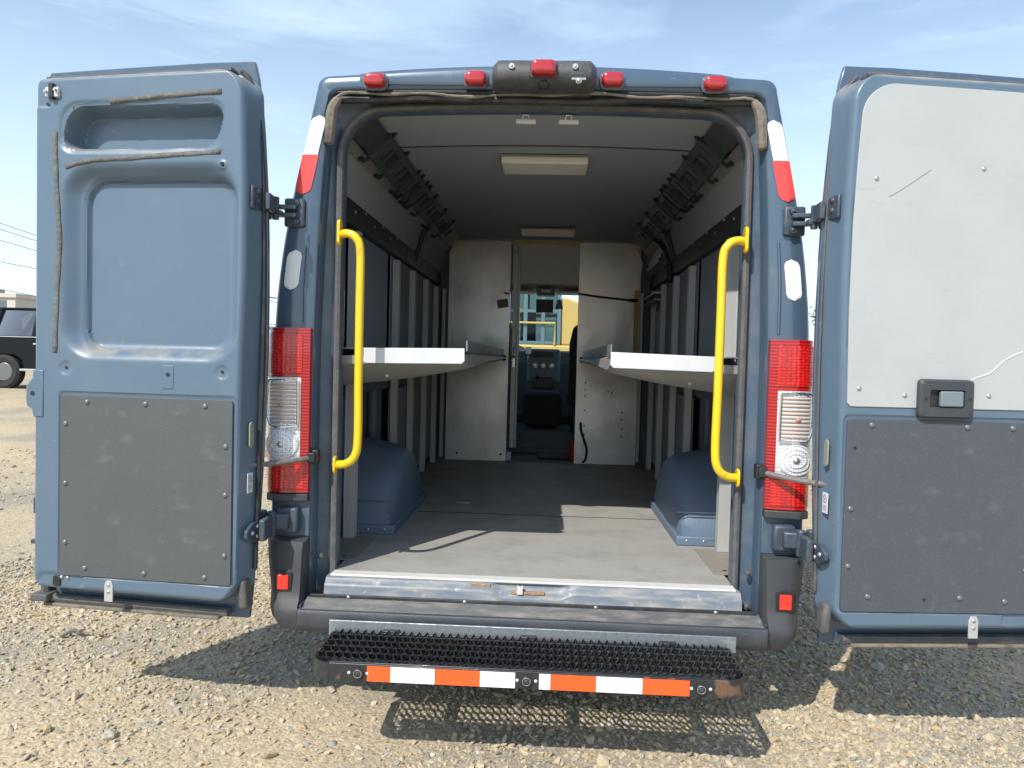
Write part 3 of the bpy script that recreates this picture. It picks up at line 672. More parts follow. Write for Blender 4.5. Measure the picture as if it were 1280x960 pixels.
# ---- rear bumper centre, sill
top_ = [(-.030, .463)] + [(-.046 - .0060 * k, .461 - .0020 * k - (.0045 if k % 2 else 0)) for k in range(13)]
mb = MB(); xs_ = [-.862, -.4, 0, .4, .862]
mb.grid([[(x, y, z) for y, z in top_] for x in xs_]); P('bumper_tread', mb, 'bumper_top', van, ang=15)
prof = [(-.116, .440), (-.126, .437), (-.131, .428), (-.131, .385), (-.125, .362), (-.112, .352), (-.02, .350), (-.02, .43)]
mb = MB(); mb.grid([[(x, y * (1 if abs(x) < .87 else .93), z if abs(x) < .87 else .40 + (z - .40) * .94) for y, z in prof] for x in (-.876, -.869, -.4, 0, .4, .869, .876)])
mb.f.append(tuple(range(len(prof)))); mb.f.append(tuple(len(mb.v) - len(prof) + k for k in range(len(prof))))
P('rear_bumper', mb, 'bumper_face', van, ang=40)
P('bumper_end_cap', MB().box(-.870, -.862, -.112, -.030, .430, .452), 'bumper_face', van, bevel=.001); P('bumper_end_cap', MB().box(.862, .870, -.112, -.030, .430, .452), 'bumper_face', van, bevel=.001)
def sill_rows():
    rows = []
    for k in range(81):
        x = -.80 + 1.6 * k / 80; c = np.clip((.165 - abs(x - .0)) / .05, 0, 1); c = c * c * (3 - 2 * c)   # latch recess in the middle
        rows.append([(x, .040, .5325), (x, -.002, .5325), (x, -.006 + .014 * c, .527), (x, -.014 + .020 * c, .517), (x, -.020 + .012 * c, .513 - .018 * c), (x, -.026, .508 - .022 * c), (x, -.029, .499 - .019 * c),
                     (x, -.029, .488 - .009 * c), (x, -.033, .480), (x, -.036, .455)])
    return rows
P('door_sill', MB().grid(sill_rows()), 'sill', van, ang=60)
P('sill_gasket', MB().box(-.850, .850, -.045, -.035, .458, .474), 'seal_dark', van, bevel=.003)
P('sill_edge', MB().box(-.785, .785, .000, .058, .5332, .5415), 'edge', van, bevel=.002)
st = P('door_latch', MB().box(-.075, .055, -.016, .006, .494, .506), 'rust', van, bevel=.003)
P('latch_pin', MB().cyl((-.04, -.02, .500), (-.04, -.02, .530), .007).box(-.050, -.030, -.026, -.012, .498, .530), 'edge', st)
for x in (-.7, -.25, .25, .7): P('bolt', MB().dome((x, -.045, .466), (0, -1, 0), .008, .005), 'steel', van)
P('sill_block', MB().box(-.235, -.155, -.013, .004, .516, .529), 'rust', van, bevel=.002)

# ---- step behind the bumper
stp = P('rear_step', MB().prism([(-.650, -.475, .335), (-.645, -.480, .335), (.645, -.480, .335), (.650, -.475, .335), (.650, -.470, .335), (-.650, -.470, .335)], (0, 0, .058)), 'step_face', van, bevel=.003)
for s in (-1, 1):
    mb = MB()
    arc = [(s * (.645 + .068 * sin(a_)), -.412 - .068 * cos(a_)) for a_ in [pi / 2 * k / 8 for k in range(9)]] + [(s * .714, -.30), (s * .716, -.20)]
    rows = [[(x, y, z) for x, y in arc] for z in (.335, .393)]
    mb.grid(rows); inner = [(s * (.645 + .061 * sin(a_)), -.412 - .061 * cos(a_)) for a_ in [pi / 2 * k / 8 for k in range(9)]] + [(s * .707, -.30), (s * .709, -.20)]
    rows2 = [[(x, y, z) for x, y in inner] for z in (.335, .393)]; mb.grid(rows2)
    mb.grid([rows[1], rows2[1]]); mb.grid([rows[0], rows2[0]])
    P('step_end', mb, 'step_face', stp)
# expanded-metal tread: wavy serrated strands that touch their neighbours
mb = MB(); nseg = 50; x0_, x1_ = -.704, .704; dx_ = (x1_ - x0_) / (nseg * 2); ns = 5; pitch = .268 / (ns * 2)
for r_ in range(ns * 2):
    yc = -.466 + pitch * (r_ + .5); pts = []
    for k in range(nseg * 2 + 1):
        sg = 1 if (k + r_) % 2 else -1
        pts.append((x0_ + dx_ * k, yc + sg * pitch * .5, k))
    h = .010
    top = []; bot = []; top2 = []; bot2 = []
    for x, y, k in pts:
        zt = .390 + (.013 if (k % 2 == 0) else .0)
        # the corners of the tread are rounded off
        lim = .0
        ee = abs(x) - .63
        ymin = -.466 + (.068 - sqrt(max(0, .078 ** 2 - max(0, ee) ** 2)) + .01 if ee > 0 else 0)
        yy = max(y, ymin)
        top.append((x, yy - .0042, zt)); top2.append((x, yy + .0042, zt)); bot.append((x, yy - .0042, zt - .014)); bot2.append((x, yy + .0042, zt - .014))
    mb.grid([bot, top, top2, bot2, bot])
P('step_grating', mb, 'grate', stp, ang=20)
P('step_frame', MB().box(-.648, .648, -.474, -.455, .380, .396).box(-.708, .708, -.205, -.19, .365, .393).box(-.648, .648, -.47, -.335, .345, .350).box(-.5, -.46, -.46, -.15, .350, .378).box(.46, .50, -.46, -.15, .350, .378).box(-.02, .02, -.46, -.15, .350, .378), 'grate', stp, bevel=.002)  # includes an unseen plate under the tread, added to make the shadow solid
P('step_mount', MB().box(-.735, .745, -.178, -.170, .372, .424).box(-.735, .745, -.178, -.10, .366, .374), 'zinc', stp, bevel=.002)
for x in (-.5, 0, .5): P('step_arm', MB().box(x - .03, x + .03, -.2, .15, .36, .40), 'black', stp, bevel=.004)
segs = [(460, 490, 0), (490, 546, 1), (547, 603, 0), (603, 647, 1), (677, 691, 1), (691, 748, 0), (748, 805, 1), (805, 863, 0)]
for a_, b_, k in segs:
    xa = (a_ - 660.5) * .002585; xb = (b_ - 660.5) * .002585
    P('reflective_tape', MB().box(xa, xb, -.4822, -.4801, .338, .388), 'tape_white' if k else 'tape_orange', stp)
for x in (-.548, .002, .560):
    q = P('parking_sensor', MB().cyl((x, -.488, .363), (x, -.479, .363), .017), 'step_face', stp, bevel=.001)
    P('sensor_ring', MB().tube([(x + .0125 * cos(2 * pi * k / 20), -.489, .363 + .0125 * sin(2 * pi * k / 20)) for k in range(21)], .0014, 6), 'steel', q)
    P('sensor_face', MB().dome((x, -.488, .363), (0, -1, 0), .008, .003), 'plastic', q)
    for d in (-.030, .030): P('screw', MB().dome((x + d, -.480, .363), (0, -1, 0), .0055, .004), 'white_metal', stp)

# ---- hinges and check straps
for s in (-1, 1):
    # upper hinge: pillar plate with two bolts, link, door plate
    hg = P('hinge', MB().box(min(s * .905, s * .985), max(s * .905, s * .985), -.022, -.004, 1.885, 1.995), 'hinge', van, bevel=.012)
    for z_ in (1.905, 1.975): P('bolt', MB().cyl((s * .935, -.034, z_), (s * .935, -.02, z_), .013, 6).dome((s * .935, -.034, z_), (0, -1, 0), .008, .005), 'hinge', hg)
    mb = MB()
    for z_ in (1.925, 1.955): mb.obox((s * .985, -.045, z_), (s * .055, -.012, 0), (0, .014, 0), (0, 0, .008))
    mb.cyl((s * 1.030, -.062, 1.905), (s * 1.030, -.062, 1.975), .013)
    mb.obox((s * .992, -.125, 1.950), (s * -.004, -.055, 0), (s * .009, 0, 0), (0, 0, .030)); mb.obox((s * 1.000, -.080, 1.925), (s * .030, 0, 0), (0, .014, 0), (0, 0, .010)); mb.cyl((s * .994, -.082, 1.900), (s * .994, -.082, 1.985), .013)
    P('hinge_link', mb, 'hinge', hg, bevel=.003)
    mb = MB(); mb.obox((s * 1.020, -.185, 1.955), (s * .007, -.045, 0), (s * .006, .001, 0), (0, 0, .042)); mb.obox((s * 1.014, -.135, 1.95), (s * .004, -.02, 0), (s * .012, .002, 0), (0, 0, .034)); P('hinge_leaf', mb, 'hinge', hg, bevel=.006)
    for z_ in (1.945, 1.98): P('bolt', MB().dome((s * 1.018, -.192, z_), (-s * .95, -.2, 0), .011, .010), 'hinge', hg)
    # lower hinge
    hg = P('hinge', MB().box(min(s * .905, s * .985), max(s * .905, s * .985), -.045, -.004, .705, .805), 'hinge', van, bevel=.010)
    mb = MB(); mb.obox((s * .985, -.060, .755), (s * .050, -.010, 0), (0, .016, 0), (0, 0, .030)); mb.cyl((s * 1.03, -.075, .695), (s * 1.03, -.075, .800), .018)
    mb.obox((s * .992, -.125, .745), (s * -.002, -.060, 0), (s * .012, 0, 0), (0, 0, .040)); mb.cyl((s * .990, -.085, .700), (s * .990, -.085, .800), .016); P('hinge_link', mb, 'hinge', hg, bevel=.006)
    P('hinge_leaf', MB().prism([(s * 1.020, -.125, .705), (s * 1.020, -.125, .775), (s * 1.030, -.195, .775), (s * 1.036, -.235, .752), (s * 1.036, -.235, .728), (s * 1.030, -.195, .702)], (-s * .014, -.002, 0)), 'hinge', hg, bevel=.003)
    for y_, z_ in ((-.165, .758), (-.165, .722), (-.20, .740)): P('bolt', MB().dome((s * (1.006 + (-.125 - y_) * .14), y_ - .002, z_), (-s * .97, -.2, 0), .009, .007), 'steel', hg)
    ck = P('check_strap', MB().tube(smooth_path([(s * .852, .01, 1.000), (s * .90, -.055, .993), (s * .98, -.12, .985), (s * 1.06, -.20, .985), (s * 1.075, -.225, .985)], 5), .0105, 8), 'hose', van)
    P('strap_mount', MB().box(min(s * .838, s * .862), max(s * .838, s * .862), -.02, .02, .972, 1.028).box(min(s * .846, s * .878), max(s * .846, s * .878), -.030, -.016, .98, 1.018), 'black', ck, bevel=.004)
    mb = MB()
    for k in range(9): mb.cyl((s * (1.045 + k * .004), -.185 - k * .005, .985), (s * (1.0465 + k * .004), -.187 - k * .005, .985), .0135, 10)
    P('strap_sleeve', mb, 'hose', ck)

# ------------------------------------------------------------------ doors
ANG = radians(4.5)
def door(s):
    H = Vector((s * 1.035, -.25, 0)); e = Vector((s * cos(ANG), sin(ANG), 0)); n = Vector((-s * sin(ANG), cos(ANG), 0))
    def W(u, d, z): return H + e * u + n * d + Vector((0, 0, z))
    UH, UF = .010, .825
    zt = lambda u: 2.404 - .022 * (u / .82); zb = lambda u: .492 + .012 * (u / .82)
    NU, NZ = 165, 380
    rad = dict(ht=.095, hb=.085, ft=.035, fb=.045)
    def inset(z, rt_, rb_, top, bot):
        i = 0.0
        if top - z < rt_: i = rt_ - sqrt(max(0, rt_ ** 2 - (rt_ - (top - z)) ** 2))
        if z - bot < rb_: i = max(i, rb_ - sqrt(max(0, rb_ ** 2 - (rb_ - (z - bot)) ** 2)))
        return i
    U = np.zeros((NZ + 1, NU + 1)); Z = np.zeros((NZ + 1, NU + 1))
    for j in range(NZ + 1):
        q = j / NZ; q = .5 - .5 * cos(pi * q) if 0 else q
        ih = inset(.49 + 1.91 * q, rad['ht'], rad['hb'], 2.40, .49); if_ = inset(.49 + 1.91 * q, rad['ft'], rad['fb'], 2.40, .49)
        hh = float(np.interp(.49 + 1.91 * q, [.49, .7, 1.3, 1.7, 2.0, 2.4], [.018, .012, .006, -.004, -.002, .012]))
        for i in range(NU + 1):
            u = UH + hh + ih + (UF - UH - hh - ih - if_) * i / NU
            U[j, i] = u; Z[j, i] = zb(u) + (zt(u) - zb(u)) * q
    def sdf(cx, cz, hx, hz_, r, shear=0.0):
        X_ = np.abs(U - cx - shear * (Z - cz)) - hx + r; Y_ = np.abs(Z - cz) - hz_ + r
        return np.hypot(np.maximum(X_, 0), np.maximum(Y_, 0)) + np.minimum(np.maximum(X_, Y_), 0) - r
    def st_(sd_, ramp):
        t = np.clip(-sd_ / ramp, 0, 1); return t * t * (3 - 2 * t)
    D = np.zeros_like(U)
    # edge roll-off
    jj_ = np.minimum(np.arange(NZ + 1), NZ - np.arange(NZ + 1))[:, None] * (1.91 / NZ); ii_ = np.minimum(np.arange(NU + 1), NU - np.arange(NU + 1))[None] * (.82 / NU)
    ed = np.minimum(jj_, ii_); D += .014 * (1 - np.clip(ed / .016, 0, 1)) ** 2
    # raised surround and the upper slot
    s1 = sdf(.408, 2.200, .325, .100, .075, -.10 * 1); D += .006 * st_(s1, .018)
    s2 = sdf(.405, 2.200, .304, .080, .065, -.25); D += .090 * st_(s2, .024)
    # large window recess: soft bowl, then a crisp panel edge
    b1 = sdf(.372, 1.715, .350, .362, .13); D += .040 * st_(b1, .070)
    b2 = sdf(.345, 1.705, .300, .312, .085); D += .016 * st_(b2, .006)
    b0 = sdf(.345, 1.705, .312, .324, .095); D += .006 * st_(b0, .010)
    # lower panel bed
    p1 = sdf(.375, .895, .348, .345, .02); D += .005 * st_(p1, .006)
    # small bosses and holes
    for cu, cz, r_, dd in ((.085, 1.325, .026, .004), (.695, 1.325, .026, .004), (.292, 1.31, .024, .003)):
        rr = np.hypot(U - cu, Z - cz); D += dd * np.clip((r_ - rr) / .006, 0, 1); D += .012 * np.clip((.006 - rr) / .004, 0, 1)
    rr = np.hypot(U - .092, Z - 2.060); D -= .004 * np.clip((.018 - rr) / .006, 0, 1); D += .016 * np.clip((.008 - rr) / .004, 0, 1)
    # free edge: latch swages
    rr = sdf(.80, 2.33, .05, .06, .02); D += .004 * st_(rr, .01)
    rr = sdf(.71, .535, .10, .032, .03); D += .006 * st_(rr, .015)
    face = [[W(U[j, i], D[j, i], Z[j, i]) for i in range(NU + 1)] for j in range(NZ + 1)]
    mb = MB(); mb.grid(face)
    ring = [(0, i) for i in range(NU + 1)] + [(j, NU) for j in range(1, NZ + 1)] + [(NZ, i) for i in range(NU - 1, -1, -1)] + [(j, 0) for j in range(NZ - 1, 0, -1)]
    front = [W(U[j, i], D[j, i], Z[j, i]) for j, i in ring]; mid0 = []; mid = []; back = []
    for j, i in ring:
        u = U[j, i]; z = Z[j, i]
        hq = max(0, 1 - u / .12); mid0.append(W(u - .004 * hq, .024, z)); mid.append(W(u - .020 * hq, .070, z)); back.append(W(np.clip(u - .034 * hq + (.02 if u > .8 else 0), -.06, .9), .100, (z - 1.45) * 1.015 + 1.45))
    mb.grid([front, mid0, mid, back], closed=True)
    dr = P('rear_door', mb, 'paint_in', van, ang=32)
    lab(dr, 'left rear door swung open, bare painted inside with a dark lower board' if s < 0 else 'right rear door swung open, white board above a dark board')
    # outer skin
    hedge = [(2.462, .030), (2.40, .014), (2.3, .000), (2.2, -.010), (2.08, -.018), (1.97, -.025), (1.8, -.031), (1.6, -.034), (1.4, -.034), (1.2, -.029), (1.0, -.022), (.8, -.012), (.65, .000), (.5, .012), (.405, .022)]
    outline = [(u, z) for z, u in hedge] + [(.20, .402), (.5, .405), (.845, .410), (.862, .44), (.864, 1.4), (.860, 2.40), (.845, 2.438), (.5, 2.452), (.2, 2.462)]
    mb = MB(); mb.prism([W(u, .104, z) for u, z in outline], n * .020)
    P('outer_skin', mb, 'paint', dr, bevel=.004)
    # seals along the flange
    pth = smooth_path([W(.09, .082, .430), W(.3, .082, .432), W(.55, .082, .436), W(.80, .082, .440), W(.835, .082, .46), W(.84, .082, .6)], 6)
    P('bottom_seal', MB().tube(pth, .017, 8), 'seal', dr)
    mb = MB(); mb.prism([W(u, .030, z) for u, z in ((-.008, .46), (.030, .46), (.034, .565), (.006, .57))], n * .06)
    P('corner_boot', mb, 'seal', dr, bevel=.012)
    mb = MB(); mb.prism([W(u, .060, z) for u, z in ((.12, .405), (.83, .412), (.83, .425), (.12, .418))], n * .055); P('door_bottom_flange', mb, 'tan_seal', dr, bevel=.004)
    # grey drip behind the hinge edge, dusty near the top
    pth = smooth_path([W(-.008, .088, .60), W(-.018, .088, 1.0), W(-.026, .088, 1.5), W(-.020, .088, 1.95), W(-.004, .088, 2.2), W(.02, .088, 2.35), W(.07, .088, 2.42)], 6)
    P('hinge_side_seal', MB().tube(pth, .009 if s < 0 else .005, 8), 'seal_dark' if s < 0 else 'seal', dr)
    P('top_flange', MB().prism([W(u, .050, z) for u, z in ((.09, 2.408), (.82, 2.392), (.82, 2.404), (.09, 2.424))], n * .05), 'seal', dr, bevel=.004)
    # dark gap round the stamped window panel
    gp = []
    for a_, b_ in rrect(.602, .626, .086, 10): gp.append((.345 + a_, 1.705 + b_))
    n0 = len(gp)
    path_ = [W(gp[k % n0][0], .0585, gp[k % n0][1]) for k in range(int(n0 * .18), int(n0 * .64))]
    P('panel_gap', MB().tube(path_, .0030, 6), 'seal_dark', dr)
    # lower board
    pz0, pz1, pu0, pu1 = .557, 1.226, .041, .712
    cu, cz = (pu0 + pu1) / 2, (pz0 + pz1) / 2
    bd = P('lower_board', MB().prism([W(cu + a_, -.004, cz + b_) for a_, b_ in rrect(pu1 - pu0, pz1 - pz0, .012)], n * .008), 'trim' if s < 0 else 'trim_blue', dr, bevel=.0015)
    riv = [(.145, 1.202), (.375, 1.202), (.605, 1.202), (.065, 1.06), (.690, 1.12), (.065, .885), (.690, .90), (.065, .665), (.690, .68), (.140, .582), (.375, .582), (.610, .588)]
    if s > 0: riv = [(.125, 1.205), (.46, 1.205), (.62, 1.205), (.062, .915), (.062, .715), (.135, .61), (.460, .61), (.690, .91), (.690, .71), (.620, .60)]
    for u, z in riv: P('rivet', MB().dome(W(u, -.004, z), -n, .0105, .007), 'rivet', dr)
    P('bracket', MB().prism([W(u, -.004, z) for u, z in ((.515 - .017, .468), (.515 + .017, .468), (.515 + .017, .53), (.515 + .010, .546), (.515 - .010, .546), (.515 - .017, .53))], n * .006), 'alu', dr, bevel=.002)
    for z in (.53, .505): P('bolt', MB().dome(W(.515, -.004, z), -n, .007, .004), 'steel', dr)
    # side plug and sticker on the hinge face
    sd = P('plug', MB().prism([W(-.004 - .0 , .045 + a_, 1.10 + b_) for a_, b_ in rrect(.030, .095, .0145)], -e * .006), 'plug', dr, bevel=.002)
    stk = P('warning_sticker', MB().prism([W(-.0035, .045 + a_, .925 + b_) for a_, b_ in rrect(.040, .072, .003)], -e * .0015), 'sticker', dr)
    mb = MB(); mb.tube([W(-.0060, .045 + .012 * cos(2 * pi * k / 20), .940 + .013 * sin(2 * pi * k / 20)) for k in range(21)], .0012, 5); mb.tube([W(-.006, .037, .949), W(-.006, .053, .931)], .0012, 5)
    for z in (.915, .908, .901): mb.tube([W(-.0058, .032, z), W(-.0058, .058, z)], .0010, 5)
    P('sticker_print', mb, 'ink', stk)
    if s < 0:
        # strips of grey foam tape left on the metal
        def ribbon(pts, w_, nm='foam_strip'):
            Q = smooth_path([(u, 0, z) for u, z in pts], 6); a1 = []; a2 = []
            for i, p in enumerate(Q):
                t = (Q[min(i + 1, len(Q) - 1)] - Q[max(i - 1, 0)]).normalized(); nn = Vector((-t.z, 0, t.x)); ww = w_ * (1 + .12 * sin(i * 1.7))
                a1.append((p + nn * ww)); a2.append((p - nn * ww))
            def dd(p): # sit on the pressed surface
                j = int(np.clip(np.argmin(np.abs(Z[:, NU // 2] - p.z)), 0, NZ)); i = int(np.clip(np.argmin(np.abs(U[j] - p.x)), 0, NU)); return D[j, i]
            G_ = [[W(p.x, dd(p) - .0015, p.z) for p in a1], [W(p.x, dd(p) - .0015, p.z) for p in a2]]
            return P(nm, MB().grid(G_), 'grey_tape', dr, solid=.0022)
        ribbon([(.100, 2.318), (.30, 2.308), (.50, 2.292), (.60, 2.280), (.675, 2.275)], .009)
        ribbon([(.100, 2.108), (.25, 2.100), (.45, 2.088), (.60, 2.080), (.70, 2.058)], .0085)
        ribbon([(.742, 2.185), (.735, 2.0), (.722, 1.80), (.730, 1.6), (.738, 1.38)], .0085)
        lt = P('top_latch', MB().box(0, 0, 0, 0, 0, 0) if 0 else MB().prism([W(.748 + a_, -.012, 2.325 + b_) for a_, b_ in rrect(.052, .036, .004)], n * .018), 'white_metal', dr, bevel=.003)
        P('latch_slot', MB().prism([W(.748 + a_, -.018, 2.328 + b_) for a_, b_ in rrect(.018, .055, .004)], n * .02), 'black', lt, bevel=.002)
        P('latch_catch', MB().cyl(W(.768, -.022, 2.325), W(.768, -.012, 2.325), .005).cyl(W(.730, -.022, 2.330), W(.730, -.012, 2.330), .005), 'steel', lt)
        P('latch_hole', MB().disc(W(.772, -.0005, 2.285), -n, .006), 'black', dr)
        bl = P('bottom_latch', MB().prism([W(.728 + a_, .000, .532 + b_) for a_, b_ in rrect(.030, .040, .01)], n * .01), 'black', dr, bevel=.002)
        for u in (.710, .685): P('bolt', MB().dome(W(u, .004, .545), -n, .007, .004), 'steel', dr)
        mb = MB(); mb.prism([W(.812 + a_, -.004, 1.225 + b_) for a_, b_ in ((-.030, -.085), (.010, -.085), (.016, -.055), (.036, -.045), (.040, -.02), (.040, .03), (.014, .06), (.012, .09), (-.030, .09))], n * .03)
        tb = P('lock_cover', mb, 'paint_in', dr, bevel=.004); P('lock_hole', MB().disc(W(.824, -.0065, 1.228), -n, .008), 'black', tb)
        mb = MB(); mb.prism([W(.292 + a_, -.002, 1.302 + b_) for a_, b_ in rrect(.046, .085, .006)], n * .004); pl = P('catch_plate', mb, 'paint_in', dr, bevel=.002)
        P('catch_hole', MB().disc(W(.290, -.0045, 1.312), -n, .007), 'black', pl)
        for u in (.085, .695): P('screw_hole', MB().disc(W(u, .0038, 1.325), -n, .005), 'black', dr)
        P('side_hook', MB().obox(W(.845, .06, .80), e * .012, n * .02, (0, 0, .03)).obox(W(.852, .06, .66), e * .02, n * .015, (0, 0, .008)), 'hinge', dr, bevel=.003)
        P('lower_latch_foot', MB().obox(W(.835, .07, .447), e * .035, n * .03, (0, 0, .014)), 'seal', dr, bevel=.005)
    else:
        # white upper board
        z0, z1, u0, u1 = 1.268, 2.366, .036, .800; r_ = .115; o_ = []
        for k in range(13):
            a_ = pi - pi / 2 * k / 12; o_.append((u0 + .012 + r_ + r_ * cos(a_), z1 - r_ + r_ * sin(a_)))
        for k in range(9): o_.append((u1 - .05 + .05 * cos(pi / 2 - pi / 2 * k / 8), z1 - .02 - .05 + .05 * sin(pi / 2 - pi / 2 * k / 8)))
        o_ += [(u1, z0 + .02), (u1 - .02, z0), (u0 + .012, z0), (u0, z0 + .012), (u0 - .006, 1.6), (u0 - .004, 1.9), (u0 + .004, 2.12)]
        wb = P('upper_board', MB().prism([W(u, -.0045, z) for u, z in o_], n * .008), 'white_board', dr, bevel=.0015)
        for u, z in ((.105, 2.045), (.475, 2.09), (.075, 1.330), (.235, 1.310), (.53, 1.315), (.690, 1.55)): P('rivet', MB().dome(W(u, -.0045, z), -n, .0085, .005), 'steel', dr)
        P('scuff', MB().tube([W(.150 + .14 * k / 12, -.0048, 1.985 + .095 * (k / 12) ** 1.1) for k in range(13)], .0013, 5), 'ink', wb)
        P('crease', MB().tube(smooth_path([W(.430, -.004, 1.345), W(.48, -.004, 1.375), (W(.53, -.004, 1.395)), W(.58, -.004, 1.44), W(.64, -.004, 1.47)], 5), .0028, 6), 'white_metal', wb)
        # black inner handle
        hc = (.372, 1.302)
        def ringpts(w_, h_, r__, d_): return [W(hc[0] + a_, d_, hc[1] + b_) for a_, b_ in rrect(w_, h_, r__)]
        mb = MB(); mb.grid([ringpts(.192, .134, .016, -.004), ringpts(.190, .132, .016, -.020), ringpts(.176, .120, .014, -.027), ringpts(.122, .062, .006, -.027), ringpts(.116, .056, .005, -.008)], closed=True)
        hd = P('inner_handle', mb, 'plastic', dr, ang=40)
        P('handle_well', MB().prism(ringpts(.120, .060, .005, -.010), n * .004), 'black', hd)
        P('pull_lever', MB().prism([W(hc[0] + .016 + a_, -.029, hc[1] + b_) for a_, b_ in rrect(.080, .054, .006)], n * .018), 'dash', hd, bevel=.005)
        for a_ in (-.074, .080): P('screw_hole', MB().disc(W(hc[0] + a_, -.0275, hc[1]), -n, .0055), 'black', hd)
        for u, z in ((.070, 1.125), (.335, .602)): P('screw_hole', MB().disc(W(u, -.0046, z), -n, .006), 'black', dr)
    return dr
door(-1); door(1)

# ------------------------------------------------------------------ cargo interior
ZF = .540
YP = 3.35
P('cargo_floor', MB().box(-.785, .785, .052, .30, ZF - .02, ZF).box(-.93, .93, .30, 1.235, ZF - .02, ZF).box(-.93, .93, 1.2375, 2.30, ZF - .02, ZF).box(-.93, .93, 2.3025, YP + .02, ZF - .02, ZF), 'floor', van)
P('floor_strip', MB().box(-.66, .66, 1.232, 1.240, ZF, ZF + .0015), 'rail', van)
for s in (-1, 1):
    fh = P('floor_hatch', MB().box(min(s * .745, s * .915) + (0), max(s * .745, s * .915), .20, .61, ZF + .001, ZF + .005), 'hatch', van, bevel=.001)
    P('hatch_screw', MB().dome((s * .80, .25, ZF + .005), (0, 0, 1), .010, .003), 'black', fh)
# ceiling panels with a seam
def ceil(y0, y1, dz=0.0, n_=10):
    rows = []
    for i in range(n_ + 1):
        y = y0 + (y1 - y0) * i / n_; rows.append([(x, y, 2.392 - dz - .022 * (x / .80) ** 2 + .004 * sin(y * 5)) for x in [-.80 + 1.6 * k / 16 for k in range(17)]])
    return MB().grid(rows)
c1 = P('ceiling_panel', ceil(.10, .628), 'ceil', van); c2 = P('ceiling_panel', ceil(.632, YP + .2, -.006), 'ceil', van)
P('ceiling_seam', MB().box(-.78, .78, .622, .640, 2.378, 2.384) if 0 else MB().tube([(x, .63, 2.390 - .022 * (x / .80) ** 2) for x in [-.76 + 1.52 * k / 20 for k in range(21)]], .004, 6), 'rail', van)
def dome_lamp(x0, x1, y0, y1, hh):
    fr = P('dome_light', MB().box(x0, x1, y0, y1, 2.392 - .012, 2.392), 'diff_frame', van, bevel=.003)
    P('diffuser', MB().box(x0 + .012, x1 - .006, y0 - .004, y1 - .02, 2.392 - hh, 2.392 - .010), 'diff', fr, bevel=.008)
dome_lamp(-.222, .218, .78, 1.02, .045); dome_lamp(-.200, .225, 2.78, 3.02, .030)
